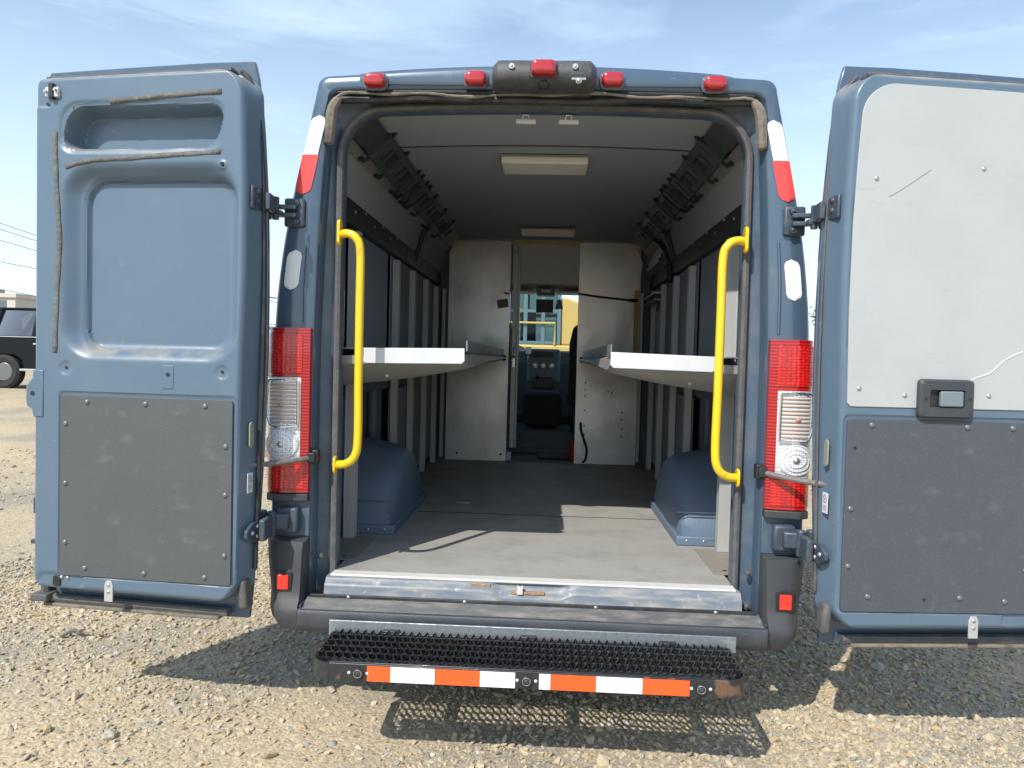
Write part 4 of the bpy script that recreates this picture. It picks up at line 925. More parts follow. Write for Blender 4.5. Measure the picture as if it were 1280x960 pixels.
for s in (-1, 1):
    # upper lining, sloping in to the roof
    rows = []
    for y in (.13, .6, 1.2, 1.8, 2.4, 3.0, YP + .1): rows.append([(s * x, y, z) for x, z in ((.885, 2.02), (.872, 2.12), (.840, 2.24), (.800, 2.33), (.765, 2.385), (.74, 2.40))])
    P('upper_lining', MB().grid(rows), 'wall', van)
    P('inner_side_skin', MB().grid([[(s * .955, y, z) for z in (.53, 1.2, 2.05)] for y in (.11, 1.0, 2.0, YP + .9)]), 'inner', van)
    P('rear_return', MB().grid([[(s * x, .112, z) for z in (.53, 1.0, 1.5, 1.95)] for x in (.795, .96)]).grid([[(s * x, .112, z) for x, z in ((.795, 1.95), (.795, 2.34))], [(s * x, .112, z) for x, z in ((.96, 1.95), (.84, 2.34))]]), 'inner', van)
    # black structural rail with rivets
    rl = P('waist_rail', MB().grid([[(s * x, y, z) for x, z in ((.955, 1.985), (.905, 1.990), (.872, 2.00), (.868, 2.045), (.874, 2.115), (.893, 2.128), (.90, 2.128))] for y in (.12, 1.0, 2.0, YP)]), 'rail', van, ang=25)
    for k in range(14):
        y = .22 + k * .19; P('rivet', MB().dome((s * .869, y, 2.075 + (.02 if k % 2 else -.01)), (-s, 0, 0), .009, .004), 'steel', rl)
    # body ribs behind the uprights
    mb = MB()
    for y in (.42, 1.30, 2.10, 2.95): mb.box(min(s * .90, s * .955), max(s * .90, s * .955), y - .07, y + .07, .56, 1.99)
    mb.box(min(s * .91, s * .955), max(s * .91, s * .955), .12, YP, 1.20, 1.27)
    P('body_rib', mb, 'inner', van, bevel=.02)
    # light blue grey panels above and below the shelf
    P('side_panel', MB().box(min(s * .893, s * .901), max(s * .893, s * .901), .66, 1.42, 1.27, 1.99), 'wall_blue', van, bevel=.003)
    P('side_panel', MB().box(min(s * .892, s * .900), max(s * .892, s * .900), 1.50, 2.22, 1.27, 1.99), 'wall_blue', van, bevel=.003)
    P('side_panel', MB().box(min(s * .893, s * .901), max(s * .893, s * .901), 2.36, 3.2, .60, 1.99), 'wall_blue', van, bevel=.003)
    P('side_panel', MB().box(min(s * .896, s * .904), max(s * .896, s * .904), 1.55, 2.2, .60, 1.20), 'wall_blue', van, bevel=.003)
    # aluminium uprights: channels standing off the wall
    for y, zt_, th in ((.235, 1.90, .020), (.56, 1.97, .050), (1.55, 1.97, .045), (2.08, 1.97, .045), (2.62, 1.97, .045), (3.12, 1.97, .045)):
        x0_ = (.838 if y < 1 else .852) if th > .03 else .822; x1_ = .890 if th > .03 else .85
        mb = MB(); mb.box(min(s * x0_, s * x1_), max(s * x0_, s * x1_), y - .004, y, ZF + .006, zt_)
        mb.box(min(s * x0_, s * (x0_ + .004)), max(s * x0_, s * (x0_ + .004)), y, y + th, ZF + .006, zt_)
        mb.box(min(s * (x1_ - .006), s * x1_), max(s * (x1_ - .006), s * x1_), y - .006, y + th, ZF + .006, zt_)
        P('wall_upright', mb, 'alu', van, bevel=.001)
    # wheel arch box
    rows = []
    Y0, Y1 = .685, 1.60
    for k in range(25):
        q = k / 24; y = Y0 + (Y1 - Y0) * q; prof_ = min(1, sin(pi * min(q, 1 - q) / .5 / 2 + .0001) ** .55 * 1.0) if 0 < q < 1 else 0
        xin = .955 - (.955 - .680) * (.93 + .07 * min(1, prof_)); top = ZF + .07 + .30 * prof_
        rows.append([(s * xin, y, ZF), (s * xin, y, ZF + .10), (s * (xin + .003), y, max(ZF + .1, top - .10)), (s * (xin + .02), y, max(ZF + .1, top - .035)), (s * (xin + .06), y, top), (s * (xin + .12), y, top + .015 * prof_), (s * .958, y, top + .05 * prof_)])
    mb = MB().grid(rows)
    for r_ in (rows[0], rows[-1]):
        o0 = len(mb.v); mb.v += r_ + [(s * .958, r_[0][1], ZF)]; mb.f.append(tuple(range(o0, o0 + len(r_) + 1)))
    P('wheel_arch_cover', mb, 'arch', van, bevel=.012, seg=3, ang=60)
    P('arch_seam', MB().box(min(s * .676, s * .95), max(s * .676, s * .95), .6805, .684, ZF + .155, ZF + .160), 'inner', van)
    for x_ in (.72, .80, .90): P('bolt', MB().dome((s * x_, .668, ZF + .025), (0, -1, 0), .007, .004), 'steel', van)
    P('arch_skirt', MB().box(min(s * .672, s * .955), max(s * .672, s * .955), .668, 1.62, ZF, ZF + .045), 'arch', van, bevel=.006)
    # folding shelf
    xw, xi = .880, .325
    sh = P('shelf', MB().box(min(s * xw, s * xi), max(s * xw, s * xi), .135, 3.25, 1.424, 1.430), 'shelf', van, bevel=.001)
    outl = [(.700, 1.374), (.700, 1.430), (.292, 1.438), (.290, 1.388), (.302, 1.375), (.690, 1.368)]
    P('shelf_lip', MB().prism([(s * x, .118, z) for x, z in outl], (0, .004, 0)), 'white_metal', sh, bevel=.002)
    P('shelf_end_plate', MB().prism([(s * x, .1235, z) for x, z in ((.87, 1.395), (.68, 1.40), (.68, 1.366), (.87, 1.360))], (0, .003, 0)), 'shelf', sh, bevel=.001)
    # underside: sloping sheet below the lip and long curved sheet behind
    rows = []
    for y, d1, d2 in ((.1225, 1.377, 1.362), (.18, 1.362, 1.320), (.26, 1.350, 1.285), (.34, 1.348, 1.266), (.55, 1.352, 1.262), (1.2, 1.365, 1.268), (2.2, 1.378, 1.280), (3.22, 1.390, 1.290)):
        rows.append([(s * x, y, z) for x, z in ((.326, 1.424), (.300, 1.412), (.292, min(1.405, d1 + .018)), (.31, d1 + .004), (.35, d1 - .004), (.5, d1 - (d1 - d2) * .40), (.7, d1 - (d1 - d2) * .75), (.88, d2))])
    P('shelf_underside', MB().grid(rows), 'shelf', sh, ang=50)
    for x, z, yy in ((.62, 1.322, .20), (.84, 1.38, .124)): P('rivet', MB().dome((s * x, yy, z - .004), (0, -1, 0), .007, .004), 'alu', sh)
    P('shelf_edge_rail', MB().box(min(s * .322, s * .327), max(s * .322, s * .327), .50, 3.24, 1.425, 1.478).box(min(s * .295, s * .327), max(s * .295, s * .327), .16, .50, 1.425, 1.4285), 'zinc', sh)
    P('shelf_edge_cap', MB().box(min(s * .300, s * .33), max(s * .300, s * .33), 3.12, 3.245, 1.385, 1.43), 'black', sh, bevel=.01)
    # yellow grab handle
    hp = smooth_path([(s * .782, .035, 1.868), (s * .745, .022, 1.870), (s * .712, .015, 1.852), (s * .694, .015, 1.80), (s * .693, .015, 1.6), (s * .692, .015, 1.3), (s * .690, .015, 1.08), (s * .700, .015, 1.008), (s * .735, .02, .974), (s * .785, .035, .966)], 8)
    gh = P('grab_handle', MB().tube(hp, .0165, 14), 'yellow', van)
    P('handle_flange', MB().prism([(s * .776, .035 + a_, 1.875 + b_) for a_, b_ in rrect(.045, .10, .02)], (s * .012, 0, 0)), 'yellow', gh, bevel=.003)
    P('handle_flange', MB().prism([(s * .778, .035 + a_, .966 + b_) for a_, b_ in rrect(.045, .07, .02)], (s * .010, 0, 0)), 'yellow', gh, bevel=.003)
    # cable duct where wall meets ceiling
    mb = MB(); ax_ = Vector((s * .055, 0, -.055)); nn = Vector((-s * .70, 0, -.70))
    c_ = Vector((s * .745, 0, 2.345))
    a1 = Vector((s * .045, 0, -.040))
    def dbox(y0, y1, off, hw_, th, m_):
        m_.obox(c_ + nn * off + Vector((0, (y0 + y1) / 2, 0)), a1 * hw_, (0, (y1 - y0) / 2, 0), nn * th)
    dbox(.14, .42, .018, 1.0, .012, mb)
    y = .42; spans = [.30, .34, .26, .34, .40, .40, .44]; hooks = []
    for sp in spans:
        # open frame between solid collars
        dbox(y, y + .09, .026, 1.12, .024, mb); hooks.append(y + .01)
        for w_ in (-.85, .85): mb.obox(c_ + nn * .018 + a1 * w_ + Vector((0, y + sp / 2, 0)), a1 * .30, (0, sp / 2, 0), nn * .020)
        for q in (.38, .68): dbox(y + sp * q - .025, y + sp * q + .025, .018, 1.0, .012, mb)
        y += sp
    cd = P('cable_duct', mb, 'duct', van, bevel=.003)
    P('duct_back', MB().obox(c_ + nn * .0 + Vector((0, 1.7, 0)), a1 * .9, (0, 1.5, 0), nn * .004), 'black', cd)
    mb = MB(); mb.obox(c_ + a1 * 1.55 + nn * .004 + Vector((0, 1.7, 0)), a1 * .40, (0, 1.52, 0), nn * .004); P('duct_trim', mb, 'wall_blue' if 0 else 'shelf', cd)
    for y in hooks:
        for dy in ((0, .10) if .9 < y < 1.4 else (0,)):
            mb = MB()
            pts = [c_ + nn * (.035 + .012 * sin(pi * q)) + a1 * (-1.5 + 3.1 * q) + Vector((0, y + dy, 0)) for q in [k / 8 for k in range(9)]]
            pts = [pts[0] - nn * .02] + pts + [pts[-1] - nn * .03 + a1 * .1]
            mb.tube(pts, .0105, 6); P('duct_clip', mb, 'black', cd)
    # roof cross member near the partition
    P('roof_brace', MB().grid([[(s * x, y, z) for y in (2.18, 2.30)] for x, z in ((.885, 2.02), (.862, 2.12), (.826, 2.24), (.79, 2.33))]), 'rail', van, solid=.02)
# sliding-door top rails on the right, behind the brace
mb = MB()
for k in range(4): mb.obox((.845 - .012 * k, 2.75 + .03 * k, 2.235 - .035 * k), (.006, 0, .004), (0, .28, 0), (-.004, 0, .010))
P('sliding_door_rail', mb, 'alu', van)
P('sliding_door_frame', MB().tube(smooth_path([(.86, 2.28, 1.95), (.855, 2.34, 2.12), (.82, 2.50, 2.24), (.78, 2.75, 2.33)], 6), .02, 8), 'rail', van)
P('door_top_step', MB().box(.80, .86, 2.60, 3.25, 1.90, 1.915).box(.80, .86, 2.60, 3.25, 1.855, 1.865), 'alu', van)
P('sliding_door_post', MB().tube(smooth_path([(.855, 2.75, 1.78), (.862, 2.72, 1.5), (.865, 2.70, 1.3), (.865, 2.70, .7)], 6), .022, 8), 'wall_blue', van)

# ---- partition
def pan(poly, m_, nm, th=.018, y=YP): return P(nm, MB().prism([(x, y, z) for x, z in poly], (0, th, 0)), m_, van, bevel=.002)
pl = pan([(-.800, .543), (-.285, .543), (-.285, 2.375), (-.74, 2.375), (-.800, 2.28)], 'alu_panel', 'partition_panel')
lab(pl, 'left partition panel')
pr = pan([(.282, .541), (.790, .543), (.790, 2.10), (.800, 2.22), (.74, 2.375), (.282, 2.375)], 'alu_panel', 'partition_panel')
lab(pr, 'right partition panel')
for x, z in ((-.70, .60), (-.33, .60)): P('bolt', MB().dome((x, YP, z), (0, -1, 0), .010, .004), 'black', pl)
for x, z in ((.36, 1.16), (.36, 1.11), (.36, .99), (.36, .86), (.36, .79), (.67, .98), (.67, .92), (.67, .84), (.67, .78), (.55, 1.15), (.58, 1.14), (.36, 1.22)): P('screw_hole', MB().disc((x, YP - .001, z), (0, -1, 0), .007, 10), 'black', pr)
dj = P('partition_door_edge', MB().box(-.262, -.222, YP - .02, YP + .03, .66, 2.33).box(-.222, -.205, YP - .005, YP + .10, .66, 2.33), 'alu', van, bevel=.003)
P('hinge_track', MB().box(-.279, -.270, YP - .012, YP + .02, .56, 2.36), 'rail', dj)
P('door_lock', MB().box(-.255, -.225, YP - .04, YP - .015, 1.33, 1.45), 'steel', dj, bevel=.004)
P('lock_knob', MB().cyl((-.242, YP - .06, 1.42), (-.242, YP - .04, 1.42), .014).box(-.246, -.238, YP - .055, YP - .045, 1.42, 1.50), 'black', dj)
P('door_roller', MB().box(-.262, -.228, YP - .035, YP - .01, 2.27, 2.34).box(-.285, -.240, YP - .035, YP - .01, .555, .63), 'zinc', dj, bevel=.003)
P('yellow_strip', MB().box(-.262, .282, YP - .01, YP + .004, 2.352, 2.385), mat('yellowed_header', (0.52, 0.42, 0.17), 0.6, var=0.5, vscale=12), van)
P('dust_label', MB().obox((-.345, YP - .004, 1.86), (.045, 0, .008), (0, .001, 0), (-.006, 0, .035)), mat('brown_label', (0.17, 0.145, 0.115), 0.8), pl)
P('dust_label', MB().obox((-.315, YP - .004, 1.945), (.022, 0, -.003), (0, .001, 0), (.002, 0, .009)), mat('brown_label_small', (0.22, 0.18, 0.14), 0.8), pl)
P('bungee_cord', MB().tube(smooth_path([(.275, YP - .02, 1.955), (.42, YP - .025, 1.935), (.60, YP - .025, 1.918), (.74, YP - .02, 1.905)], 6), .008, 8).cyl((.70, YP - .03, 1.908), (.765, YP - .03, 1.905), .014, 8), 'black', van)
P('wall_post', MB().box(.742, .778, YP - .03, YP - .005, 1.27, 1.99), mat('yellowed_post', (0.44, 0.31, 0.10), 0.5, var=.4, vscale=9), van, bevel=.003)
P('wall_post', MB().box(.790, .815, YP - .03, YP + .02, .57, 1.97), 'alu', van, bevel=.003)
P('wall_post', MB().box(-.845, -.815, YP - .05, YP + .02, .57, 1.97), 'alu', van, bevel=.003)
P('loose_cable', MB().tube(smooth_path([(.330, YP - .012, .89), (.335, YP - .02, .82), (.362, YP - .03, .74), (.385, YP - .03, .66), (.375, YP - .02, .58), (.350, YP - .02, .553)], 6), .010, 8), 'black', van)
for s in (-1, 1): P('end_filler', MB().add([(s * .955, YP + .03, .53), (s * .787, YP + .03, .53), (s * .787, YP + .03, 2.39), (s * .83, YP + .03, 2.39), (s * .955, YP + .03, 2.0)], [(0, 1, 2, 3, 4)]), 'inner', van)

# ---- cab interior
P('cab_floor', MB().box(-.97, .97, YP + .02, 3.92, .53, .552).box(-.97, .97, 3.92, 5.45, .53, .72).box(-.97, .97, YP + .5, 3.92, .553, .60), 'cab_floor', van, bevel=.01)
P('cab_mat', MB().box(-.02, .28, YP + .12, YP + .40, .553, .575), 'black', van, bevel=.01)
hl = MB().grid([[(x, y, z - .02 * (x / .85) ** 2) for x in [-.85 + 1.7 * k / 12 for k in range(13)]] for y, z in ((YP + .03, 2.395), (3.9, 2.39), (4.2, 2.36), (4.42, 2.24), (4.50, 2.17), (4.62, 2.150), (4.95, 2.09))])
P('headliner', hl, 'liner', van)
P('headliner_side', MB().grid([[(s_ * x, y, z) for x, z in ((.95, 2.02), (.9, 2.2), (.84, 2.375))] for y in (YP + .03, 4.3)]) if 0 else MB().grid([[(.95, y, 2.0), (.9, y, 2.2), (.84, y, 2.385)] for y in (YP + .03, 4.3)]).grid([[(-.95, y, 2.0), (-.9, y, 2.2), (-.84, y, 2.385)] for y in (YP + .03, 4.3)]), 'liner', van)
ov = P('overhead_console', MB().box(-.09, .10, 4.60, 4.80, 2.045, 2.125), 'dash', van, bevel=.02); P('reading_lamp', MB().box(-.045, .05, 4.588, 4.604, 2.075, 2.10), 'diff', ov, bevel=.005)
P('sun_visor', MB().box(-.75, -.12, 4.62, 4.90, 2.075, 2.095).box(.13, .75, 4.62, 4.90, 2.075, 2.095), 'liner', van, bevel=.008)
P('cab_screen', MB().box(-.088, .082, 4.55, 4.58, 1.87, 2.00), 'black', van, bevel=.006)
P('rear_mirror', MB().prism([(.10, 4.75, 1.92), (.185, 4.75, 1.92), (.175, 4.75, 1.97), (.155, 4.75, 2.02), (.13, 4.75, 2.02), (.11, 4.75, 1.97)], (0, .03, 0)), 'dash', van, bevel=.01)
dash = MB(); pr_ = [(5.44, 1.34), (5.2, 1.42), (5.02, 1.50), (4.95, 1.485), (4.93, 1.36), (4.98, 1.26), (5.02, 1.05), (5.12, .80), (5.4, .75)]
dash.grid([[(x, y, z) for y, z in pr_] for x in (-.95, -.5, -.2, .2, .5, .95)])
ds = P('dashboard', dash, 'dash', van, bevel=.0, ang=30)
cc = P('centre_console', MB().box(-.175, .175, 4.905, 5.05, 1.16, 1.515), 'dash', ds, bevel=.035, seg=4)
P('radio', MB().box(-.10, .10, 4.896, 4.912, 1.43, 1.485), 'black', ds, bevel=.006)
P('air_vent', MB().box(-.20, -.125, 4.89, 4.93, 1.44, 1.50), 'black', ds, bevel=.006)
for x in (-.085, 0, .085): P('dial', MB().tube([(x + .026 * cos(2 * pi * k / 24), 4.893, 1.345 + .026 * sin(2 * pi * k / 24)) for k in range(25)], .004, 6).cyl((x, 4.88, 1.345), (x, 4.91, 1.345), .014, 16), 'steel', ds)
P('gear_lever', MB().cyl((-.06, 4.86, 1.24), (-.06, 4.93, 1.18), .018).box(-.10, .10, 4.88, 4.94, 1.10, 1.22), 'black', ds, bevel=.01)
P('phone_mount', MB().box(-.19, -.13, 4.86, 4.89, 1.45, 1.53).cyl((-.16, 4.87, 1.40), (-.16, 4.90, 1.47), .010), 'steel', ds, bevel=.006)
P('cupholder_box', MB().box(-.20, .20, 4.45, 4.95, .74, 1.09), 'seat', van, bevel=.07, seg=4)
P('steering_wheel', MB().tube([(-.48 + .19 * cos(2 * pi * k / 32), 4.78 + .09 * sin(2 * pi * k / 32), 1.30 + .165 * sin(2 * pi * k / 32)) for k in range(33)], .014, 8), 'black', van)
for x in (.47, -.50):
    se = P('seat', MB().box(x - .25, x + .25, 3.98, 4.50, .98, 1.14), 'seat', van, bevel=.06, seg=4)
    lab(se, 'right black seat' if x > 0 else 'left black seat')
    P('backrest', MB().prism([(x - .24, 3.93, 1.08), (x + .24, 3.93, 1.08), (x + .235, 3.83, 1.55), (x + .20, 3.80, 1.72), (x - .20, 3.80, 1.72), (x - .235, 3.83, 1.55)], (0, .14, .01)), 'seat', se, bevel=.05, seg=4)
    P('headrest', MB().box(x - .13, x + .13, 3.80, 3.90, 1.74, 1.92), 'seat', se, bevel=.04, seg=4)
    P('seat_base', MB().box(x - .20, x + .22, 3.95, 4.45, .73, .98), 'black', se, bevel=.02)

# ------------------------------------------------------------------ small things inside and beside the van
ex = thing('fire_extinguisher', 'small red bottle on the cab floor just behind the right partition panel', 'extinguisher', (.285, YP + .14, .553))
P('bottle', MB().tube([(0, 0, 0), (0, 0, .01), (0, 0, .14), (0, 0, .165)], [.033, .036, .036, .018], 16), 'red_paint', ex)
P('valve', MB().box(-.022, .022, -.01, .01, .165, .19), 'black', ex, bevel=.003)
pp = P('paper_scrap', MB().add([(-.045, 0, .002), (.03, -.012, .004), (.05, .012, .002), (-.03, .018, .006)], [(0, 1, 2, 3)]), 'tape_white', None, solid=.0015)
pp.location = (-.44, 1.50, ZF + .001); tag(pp, 'small white scrap of paper lying on the van floor', 'paper')

# ------------------------------------------------------------------ yard: debris
def rock(name, loc, r_, lab_):
    bm = bmesh.new(); bmesh.ops.create_icosphere(bm, subdivisions=3, radius=1)
    for v in bm.verts: v.co = Vector((v.co.x * 1.3, v.co.y, v.co.z * .6)) * r_ * (1 + .16 * sin(v.co.x * 4 + 1) * cos(v.co.y * 5) + .07 * sin(v.co.z * 9 + v.co.x * 7))
    m_ = bpy.data.meshes.new(name); bm.to_mesh(m_); bm.free(); m_.materials.append(M['rock']); o = bpy.data.objects.new(name, m_); COL.objects.link(o); o.location = loc; o.rotation_euler.z = random.uniform(0, 6)
    tag(o, lab_, 'rock', 'larger rocks in the gravel')
M['rock'] = mat('rock', (0.42, 0.37, 0.29), 0.95, var=0.5, vscale=20, vcol=(0.30, 0.28, 0.25), bump=0.5, bscale=40)
rock('rock', (-1.50, -.28, .008), .024, 'tan rock with a dark hollow near the lower left corner of the gravel')
rock('rock', (1.62, .66, .008), .032, 'pale tan rock lying inside the shadow of the right door')
br = thing('broken_strap', 'grey broken plastic strap with a thin tail lying on the gravel below the left door', 'debris', (-2.2, .60, .012))
P('strap_piece', MB().tube(smooth_path([(-.06, -.02, .0), (-.02, .0, .02), (.01, .01, .012), (.03, .0, .02)], 5), .012, 6), 'hose', br)
P('strap_tail', MB().tube(smooth_path([(.02, .0, .015), (.07, .01, .012), (.14, .0, .010)], 5), .004, 6), 'wood', br)

# ------------------------------------------------------------------ background
def gz(x, y): return float(ground_z(np.array([x]), np.array([y]))[0])
# black pickup at the left
tk = thing('parked_suv', 'black sport utility vehicle parked across the yard, left of the open left door', 'suv', (-10.75, 14.5, gz(-10.75, 14.5))); tk.rotation_euler.z = pi
def side(poly, y0, y1): return MB().prism([(x, y0, z) for x, z in poly], (0, y1 - y0, 0))
P('body', side([(-2.9, .55), (-2.85, 1.05), (-1.6, 1.20), (-1.1, 1.22), (2.75, 1.22), (2.78, .55), (2.05, .50), (2.0, .66), (1.82, .76), (1.38, .76), (1.2, .66), (1.15, .42), (-1.35, .42), (-1.4, .70), (-1.6, .84), (-1.9, .84), (-2.15, .70), (-2.2, .5)], -.95, .95), 'truck', tk, bevel=.05)
P('cabin', MB().add([(-.65, -.72, 1.84), (1.95, -.72, 1.84), (1.95, .72, 1.84), (-.65, .72, 1.84)], [(0, 1, 2, 3)]), 'truck', tk, solid=.05)
mb = MB()
for y_ in (-1, 1):
    for a_, b_, w_ in (((-1.35, .88, 1.2), (-.65, .72, 1.82), .045), ((.0, .88, 1.2), (.03, .72, 1.82), .045), ((.93, .88, 1.2), (.90, .72, 1.82), .06), ((1.95, .88, 1.2), (1.80, .72, 1.82), .07), ((2.5, .88, 1.2), (1.95, .72, 1.82), .06)):
        mb.tube([(a_[0], y_ * a_[1], a_[2]), (b_[0], y_ * b_[1], b_[2])], w_, 8)
P('roof_pillar', mb, 'truck', tk)
for y_ in (-1, 1):
    for q in (((-1.28, 1.22), (-.03, 1.22), (0, 1.80), (-.62, 1.80)), ((.03, 1.22), (.86, 1.22), (.84, 1.80), (.06, 1.80)), ((1.0, 1.22), (1.88, 1.22), (1.74, 1.80), (.97, 1.80))):
        P('side_window', MB().add([(x, y_ * (.86 if z < 1.5 else .72), z) for x, z in q], [(0, 1, 2, 3)]), 'black_glass', tk)
P('tailgate', MB().add([(2.5, -.85, 1.2), (2.5, .85, 1.2), (1.97, .70, 1.82), (1.97, -.70, 1.82)], [(0, 1, 2, 3)]), 'black_glass', tk)
P('windshield', MB().add([(-1.33, -.85, 1.22), (-1.33, .85, 1.22), (-.68, .70, 1.80), (-.68, -.70, 1.80)], [(0, 1, 2, 3)]), 'dark_glass', tk)
P('seat', MB().box(-.3, 0, -.7, .7, .9, 1.55).box(.7, 1.0, -.7, .7, .9, 1.5), 'seat', tk, bevel=.05)
P('chrome_strip', MB().box(-1.3, 2.4, .95, .965, 1.185, 1.20), 'chrome', tk)
P('running_board', MB().box(-1.3, 1.15, .90, 1.06, .42, .47).box(-1.3, 1.15, -1.06, -.90, .42, .47), 'alu', tk, bevel=.01)
for x in (-.50, .42): P('door_handle', MB().box(x + .25, x + .47, .95, .985, 1.02, 1.06), 'chrome', tk, bevel=.008)
for x in (-1.75, 1.60):
    for y_ in (-.86, .86):
        mb = MB(); mb.grid([[(x + r_ * cos(2 * pi * k / 28), y_ + d, .39 + r_ * sin(2 * pi * k / 28)) for k in range(28)] for r_, d in ((.22, -.11), (.33, -.13), (.39, -.09), (.39, .09), (.33, .13), (.22, .11))], closed=True)
        wl = P('wheel', mb, 'tyre', tk); P('rim', MB().tube([(x, y_ - .10, .39), (x, y_ + .10, .39)], .22, 20), 'rim', wl, bevel=.02)

# simple car builder for the two vehicles glimpsed through the gaps
def car(name, label, loc, rot, mt, h=1.5, cat='car', L_=4.5):
    c = thing(name, label, cat, loc); c.rotation_euler.z = rot
    k = L_ / 4.5
    P('body', side([(-2.2 * k, .45), (-2.2 * k, .85), (-1.1 * k, h * .66), (1.9 * k, h * .66), (2.2 * k, .90), (2.2 * k, .45), (1.75 * k, .4), (1.6 * k, .66), (1.15 * k, .66), (1.0 * k, .35), (-1.0 * k, .35), (-1.15 * k, .66), (-1.6 * k, .66), (-1.75 * k, .4)], -.88, .88), mt, c, bevel=.06)
    P('roof', MB().add([(-.45 * k, -.66, h), (1.35 * k, -.66, h), (1.35 * k, .66, h), (-.45 * k, .66, h)], [(0, 1, 2, 3)]), mt, c, solid=.05)
    mb = MB()
    for y_ in (-1, 1):
        for a_, b_ in ((-1.1, -.45), (.35, .35), (1.85, 1.35)): mb.tube([(a_ * k, y_ * .82, h * .66), (b_ * k, y_ * .66, h)], .04, 8)
    P('roof_pillar', mb, mt, c)
    for y_ in (-1, 1): P('side_window', MB().add([(-1.05 * k, y_ * .80, h * .67), (1.8 * k, y_ * .80, h * .67), (1.32 * k, y_ * .655, h - .02), (-.45 * k, y_ * .655, h - .02)], [(0, 1, 2, 3)]), 'dark_glass', c)
    P('windshield', MB().add([(-1.08 * k, -.8, h * .67), (-1.08 * k, .8, h * .67), (-.46 * k, .64, h - .02), (-.46 * k, -.64, h - .02)], [(0, 1, 2, 3)]), 'dark_glass', c)
    for x in (-1.38 * k, 1.38 * k):
        for y_ in (-.8, .8):
            wl = P('wheel', MB().tube([(x, y_ - .11, .33), (x, y_ - .09, .33), (x, y_ + .09, .33), (x, y_ + .11, .33)], [.29, .33, .33, .29], 24), 'tyre', c)
            P('rim', MB().tube([(x, y_ - .118, .33), (x, y_ + .118, .33)], .20, 18), 'rim', wl)
    return c
car('parked_car', 'pale grey car far off between the left door and the left tail light', (-8.2, 17.5, gz(-8.2, 17.5)), radians(80), 'grey_car', 1.7, 'car')
car('parked_car', 'white car in the distance between the right tail light and the right door', (9.9, 24.5, gz(9.9, 24.5)), radians(95), 'white_metal', 1.6, 'car')

# concrete blocks / timbers seen under the left hinge gap
for k, (x, y, l_) in enumerate(((-3.95, 7.25, .9), (-3.70, 6.55, .9))):
    o = P('timber_block', MB().box(-l_ / 2, l_ / 2, -.12, .12, 0, .11), 'wood', None, bevel=.01); o.location = (x, y, gz(x, y)); o.rotation_euler.z = .05
    tag(o, ('farther' if k == 0 else 'nearer') + ' weathered timber lying on the gravel between left door and van', 'timber', 'timbers lying on the gravel')

# cream building far left
bd = thing('building', 'cream flat roofed building with a row of dark windows behind the black utility vehicle', 'building', (-56, 60, gz(-56, 60)))
P('wall', MB().box(-12, 9.6, 0, 12, 0, 5.0), 'cream', bd)
P('parapet', MB().box(-12.2, 9.8, -.2, 12.2, 5.0, 5.35), 'cream', bd)
for k in range(14): P('window', MB().box(-11 + k * 1.45, -11 + k * 1.45 + .95, -.05, .05, 4.0, 4.75), 'window_dark', bd)
for k in range(5): P('roof_vent', MB().box(-8 + k * 3.4, -7.2 + k * 3.4, 2, 3, 5.35, 5.9), 'wall', bd)

# power lines with their two poles
poles = []
for x, y, lb in ((-75, 42, 'tall wooden utility pole far to the left, carrying the overhead wires'), (8, 47, 'tall wooden utility pole hidden behind the van, carrying the overhead wires')):
    pl_ = thing('utility_pole', lb, 'utility pole', (x, y, gz(x, y)), 'utility poles')
    P('post', MB().tube([(0, 0, 0), (0, 0, 12 if x > 0 else 18)], [.17, .11], 12), 'pole', pl_); P('crossarm', MB().box(-.08, .08, -.1, .1, 9.4, 9.6), 'pole', pl_)
wl_ = [(18.4, -5.4), (17.8, -4.8), (13.0, 0), (9.0, 0), (5.6, 0)]
def wire(z_at0, z_at1, label):
    # heights at x=-32.6 and x=-30.3 on the plane y~40
    sl = (z_at1 - z_at0) / 2.3; A = Vector((-75, 42, z_at0 - sl * 42.4 * .62)); B = Vector((8, 47, max(2.5, z_at1 + sl * 38 * .38))); pts = []
    m0 = Vector((-31.45, 40.3, (z_at0 + z_at1) / 2))
    for k in range(41):
        t = k / 40; x = A.x + (B.x - A.x) * t; y = A.y + (B.y - A.y) * t
        dx = x - m0.x; z = m0.z + sl * dx + .0030 * dx * dx if dx < 0 else m0.z + sl * dx + .0030 * dx * dx * 1.6
        pts.append((x, y, z))
    o = P('power_line', MB().tube(pts, .022, 5), 'wire', None); tag(o, label, 'wire', 'overhead wires at the far left')
wire(8.37, 7.70, 'topmost overhead wire left of the open left door')
wire(8.04, 7.42, 'second overhead wire from the top, close under the topmost')
wire(7.42, 6.86, 'middle overhead wire in the sky left of the left door')
wire(6.34, 6.00, 'fourth overhead wire from the top, above the lowest')
wire(4.55, 4.21, 'lowest overhead wire, just above the cream building')

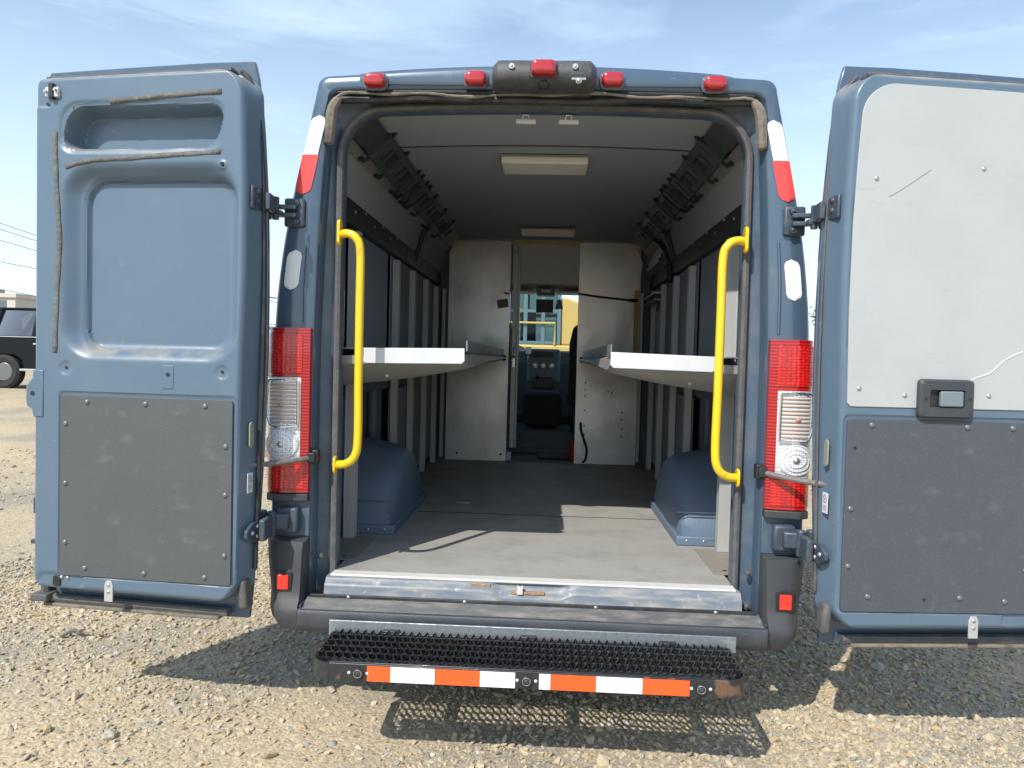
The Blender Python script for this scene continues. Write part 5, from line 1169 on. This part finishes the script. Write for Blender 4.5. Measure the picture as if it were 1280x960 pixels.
# yellow machine ahead of the van, seen through the windshield
mc = thing('construction_machine', 'yellow construction machine with a blue grey glazed cab seen through the windshield', 'machine', (0.0, 17, gz(0, 17)))
P('chassis', MB().box(-1.6, 3.6, -1.0, 1.0, .7, 1.35), 'machine', mc, bevel=.05)
P('engine_cover', MB().prism([(.35, -.9, 1.35), (3.5, -.9, 1.35), (3.5, -.9, 2.05), (1.6, -.9, 2.15), (.50, -.9, 2.55), (.35, -.9, 2.55)], (0, 1.8, 0)), 'machine', mc, bevel=.05)
P('engine_panel', MB().box(.75, 1.5, -.93, -.895, 1.55, 2.0), mat('machine_dark_yellow', (.45, .28, .05), .6), mc, bevel=.01)
mb = MB()
for x in (-1.45, -.95, -.55, -.1, .30):
    for y in (-.9, .9): mb.box(x - .05, x + .05, y - .05, y + .05, 1.35, 3.1)
for z in (1.4, 2.2, 3.05):
    for y in (-.9, .9): mb.box(-1.5, .35, y - .045, y + .045, z - .04, z + .04)
mb.box(-1.55, .4, -1, 1, 3.1, 3.2)
cb = P('cab', mb, 'teal', mc, bevel=.01)
P('cab_glass', MB().box(-1.45, .3, -.86, -.85, 1.4, 3.05).box(-1.45, .3, .85, .86, 1.4, 3.05), 'dark_glass', cb)
P('cab_seat', MB().box(-.7, -.3, -.3, .3, 1.4, 2.3), 'seat', cb, bevel=.05)
P('railing', MB().tube([(-1.6, -1.0, 1.35), (-1.6, -1.0, 1.9), (.2, -1.0, 1.9), (.2, -1.0, 1.35)], .03, 8), 'machine', mc)
for x in (-.9, 2.7):
    for y in (-1.05, 1.05):
        P('wheel', MB().tube([(x, y - .22, .68), (x, y - .17, .68), (x, y + .17, .68), (x, y + .22, .68)], [.58, .68, .68, .58], 24), 'tyre', mc)

# trees on the horizon
def foliage_mat(name, c):
    Mt = bpy.data.materials.new(name); Mt.use_nodes = True; t = Mt.node_tree; b = t.nodes['Principled BSDF']; b.inputs['Roughness'].default_value = .7
    g = t.nodes.new('ShaderNodeNewGeometry'); r = t.nodes.new('ShaderNodeValToRGB')
    r.color_ramp.elements[0].color = (c[0] * .6, c[1] * .6, c[2] * .6, 1); r.color_ramp.elements[1].color = (c[0] * 1.4, c[1] * 1.35, c[2] * 1.2, 1)
    t.links.new(g.outputs['Random Per Island'], r.inputs['Fac']); t.links.new(r.outputs['Color'], b.inputs['Base Color'])
    return Mt
FOL = [foliage_mat('leaves', (.070, .105, .035)), foliage_mat('olive_leaves', (.105, .12, .05))]
def tree(x, y, h, cw, label, k):
    z0 = gz(x, y); t = thing('tree', label, 'tree', (x, y, z0), 'trees along the far edge of the yard')
    rr = np.random.default_rng(int(abs(x * 13 + y * 7)))
    mb = MB().tube([(0, 0, 0), (.1, 0, h * .35), (.0, .1, h * .75)], [h * .035, h * .022, h * .008], 8)
    for q in range(7):
        a_ = q * 2.4; zz = h * (.28 + .07 * q); mb.tube([(0, 0, zz), (cos(a_) * cw * .3, sin(a_) * cw * .3, zz + h * .12), (cos(a_) * cw * .42, sin(a_) * cw * .42, zz + h * .2)], [h * .012, h * .007, h * .003], 6)
    P('trunk', mb, 'bark', t)
    n_ = 3000; cl = rr.normal(0, 1, (34, 3)); cl /= np.linalg.norm(cl, axis=1)[:, None]; cl *= rr.uniform(.25, 1, (34, 1)) ** .5
    cl = cl * [cw * .46, cw * .46, h * .34] + [0, 0, h * .64]
    pick = rr.integers(0, 34, n_); c = cl[pick] + rr.normal(0, 1, (n_, 3)) * cw * .085
    a_ = rr.normal(0, 1, (n_, 3)); a_ /= np.linalg.norm(a_, axis=1)[:, None]; b_ = np.cross(a_, rr.normal(0, 1, (n_, 3))); b_ /= np.linalg.norm(b_, axis=1)[:, None]
    sz = rr.uniform(.10, .22, (n_, 1)) * h / 7
    V = np.stack([c - a_ * sz, c - b_ * sz * .5, c + a_ * sz, c + b_ * sz * .5], 1).reshape(-1, 3)
    m_ = bpy.data.meshes.new('crown'); m_.from_pydata(V.tolist(), [], [(4 * i, 4 * i + 1, 4 * i + 2, 4 * i + 3) for i in range(n_)])
    m_.materials.append(FOL[k]); o = bpy.data.objects.new('crown', m_); COL.objects.link(o); o.parent = t
tree(19.6, 46, 6.3, 5.0, 'green leafy tree in the gap between the right tail light and right door', 1)
tree(26.5, 52, 7.0, 6.0, 'broad green tree standing farther right behind the right door', 0)
tree(-20, 75, 5.2, 5.5, 'small hazy tree far behind the left door gap', 0)
tree(-42.0, 88, 6.0, 6.0, 'distant bushy tree right of the cream building', 1)
tree(38, 60, 8, 7, 'tall green tree at the far right end of the yard', 0)
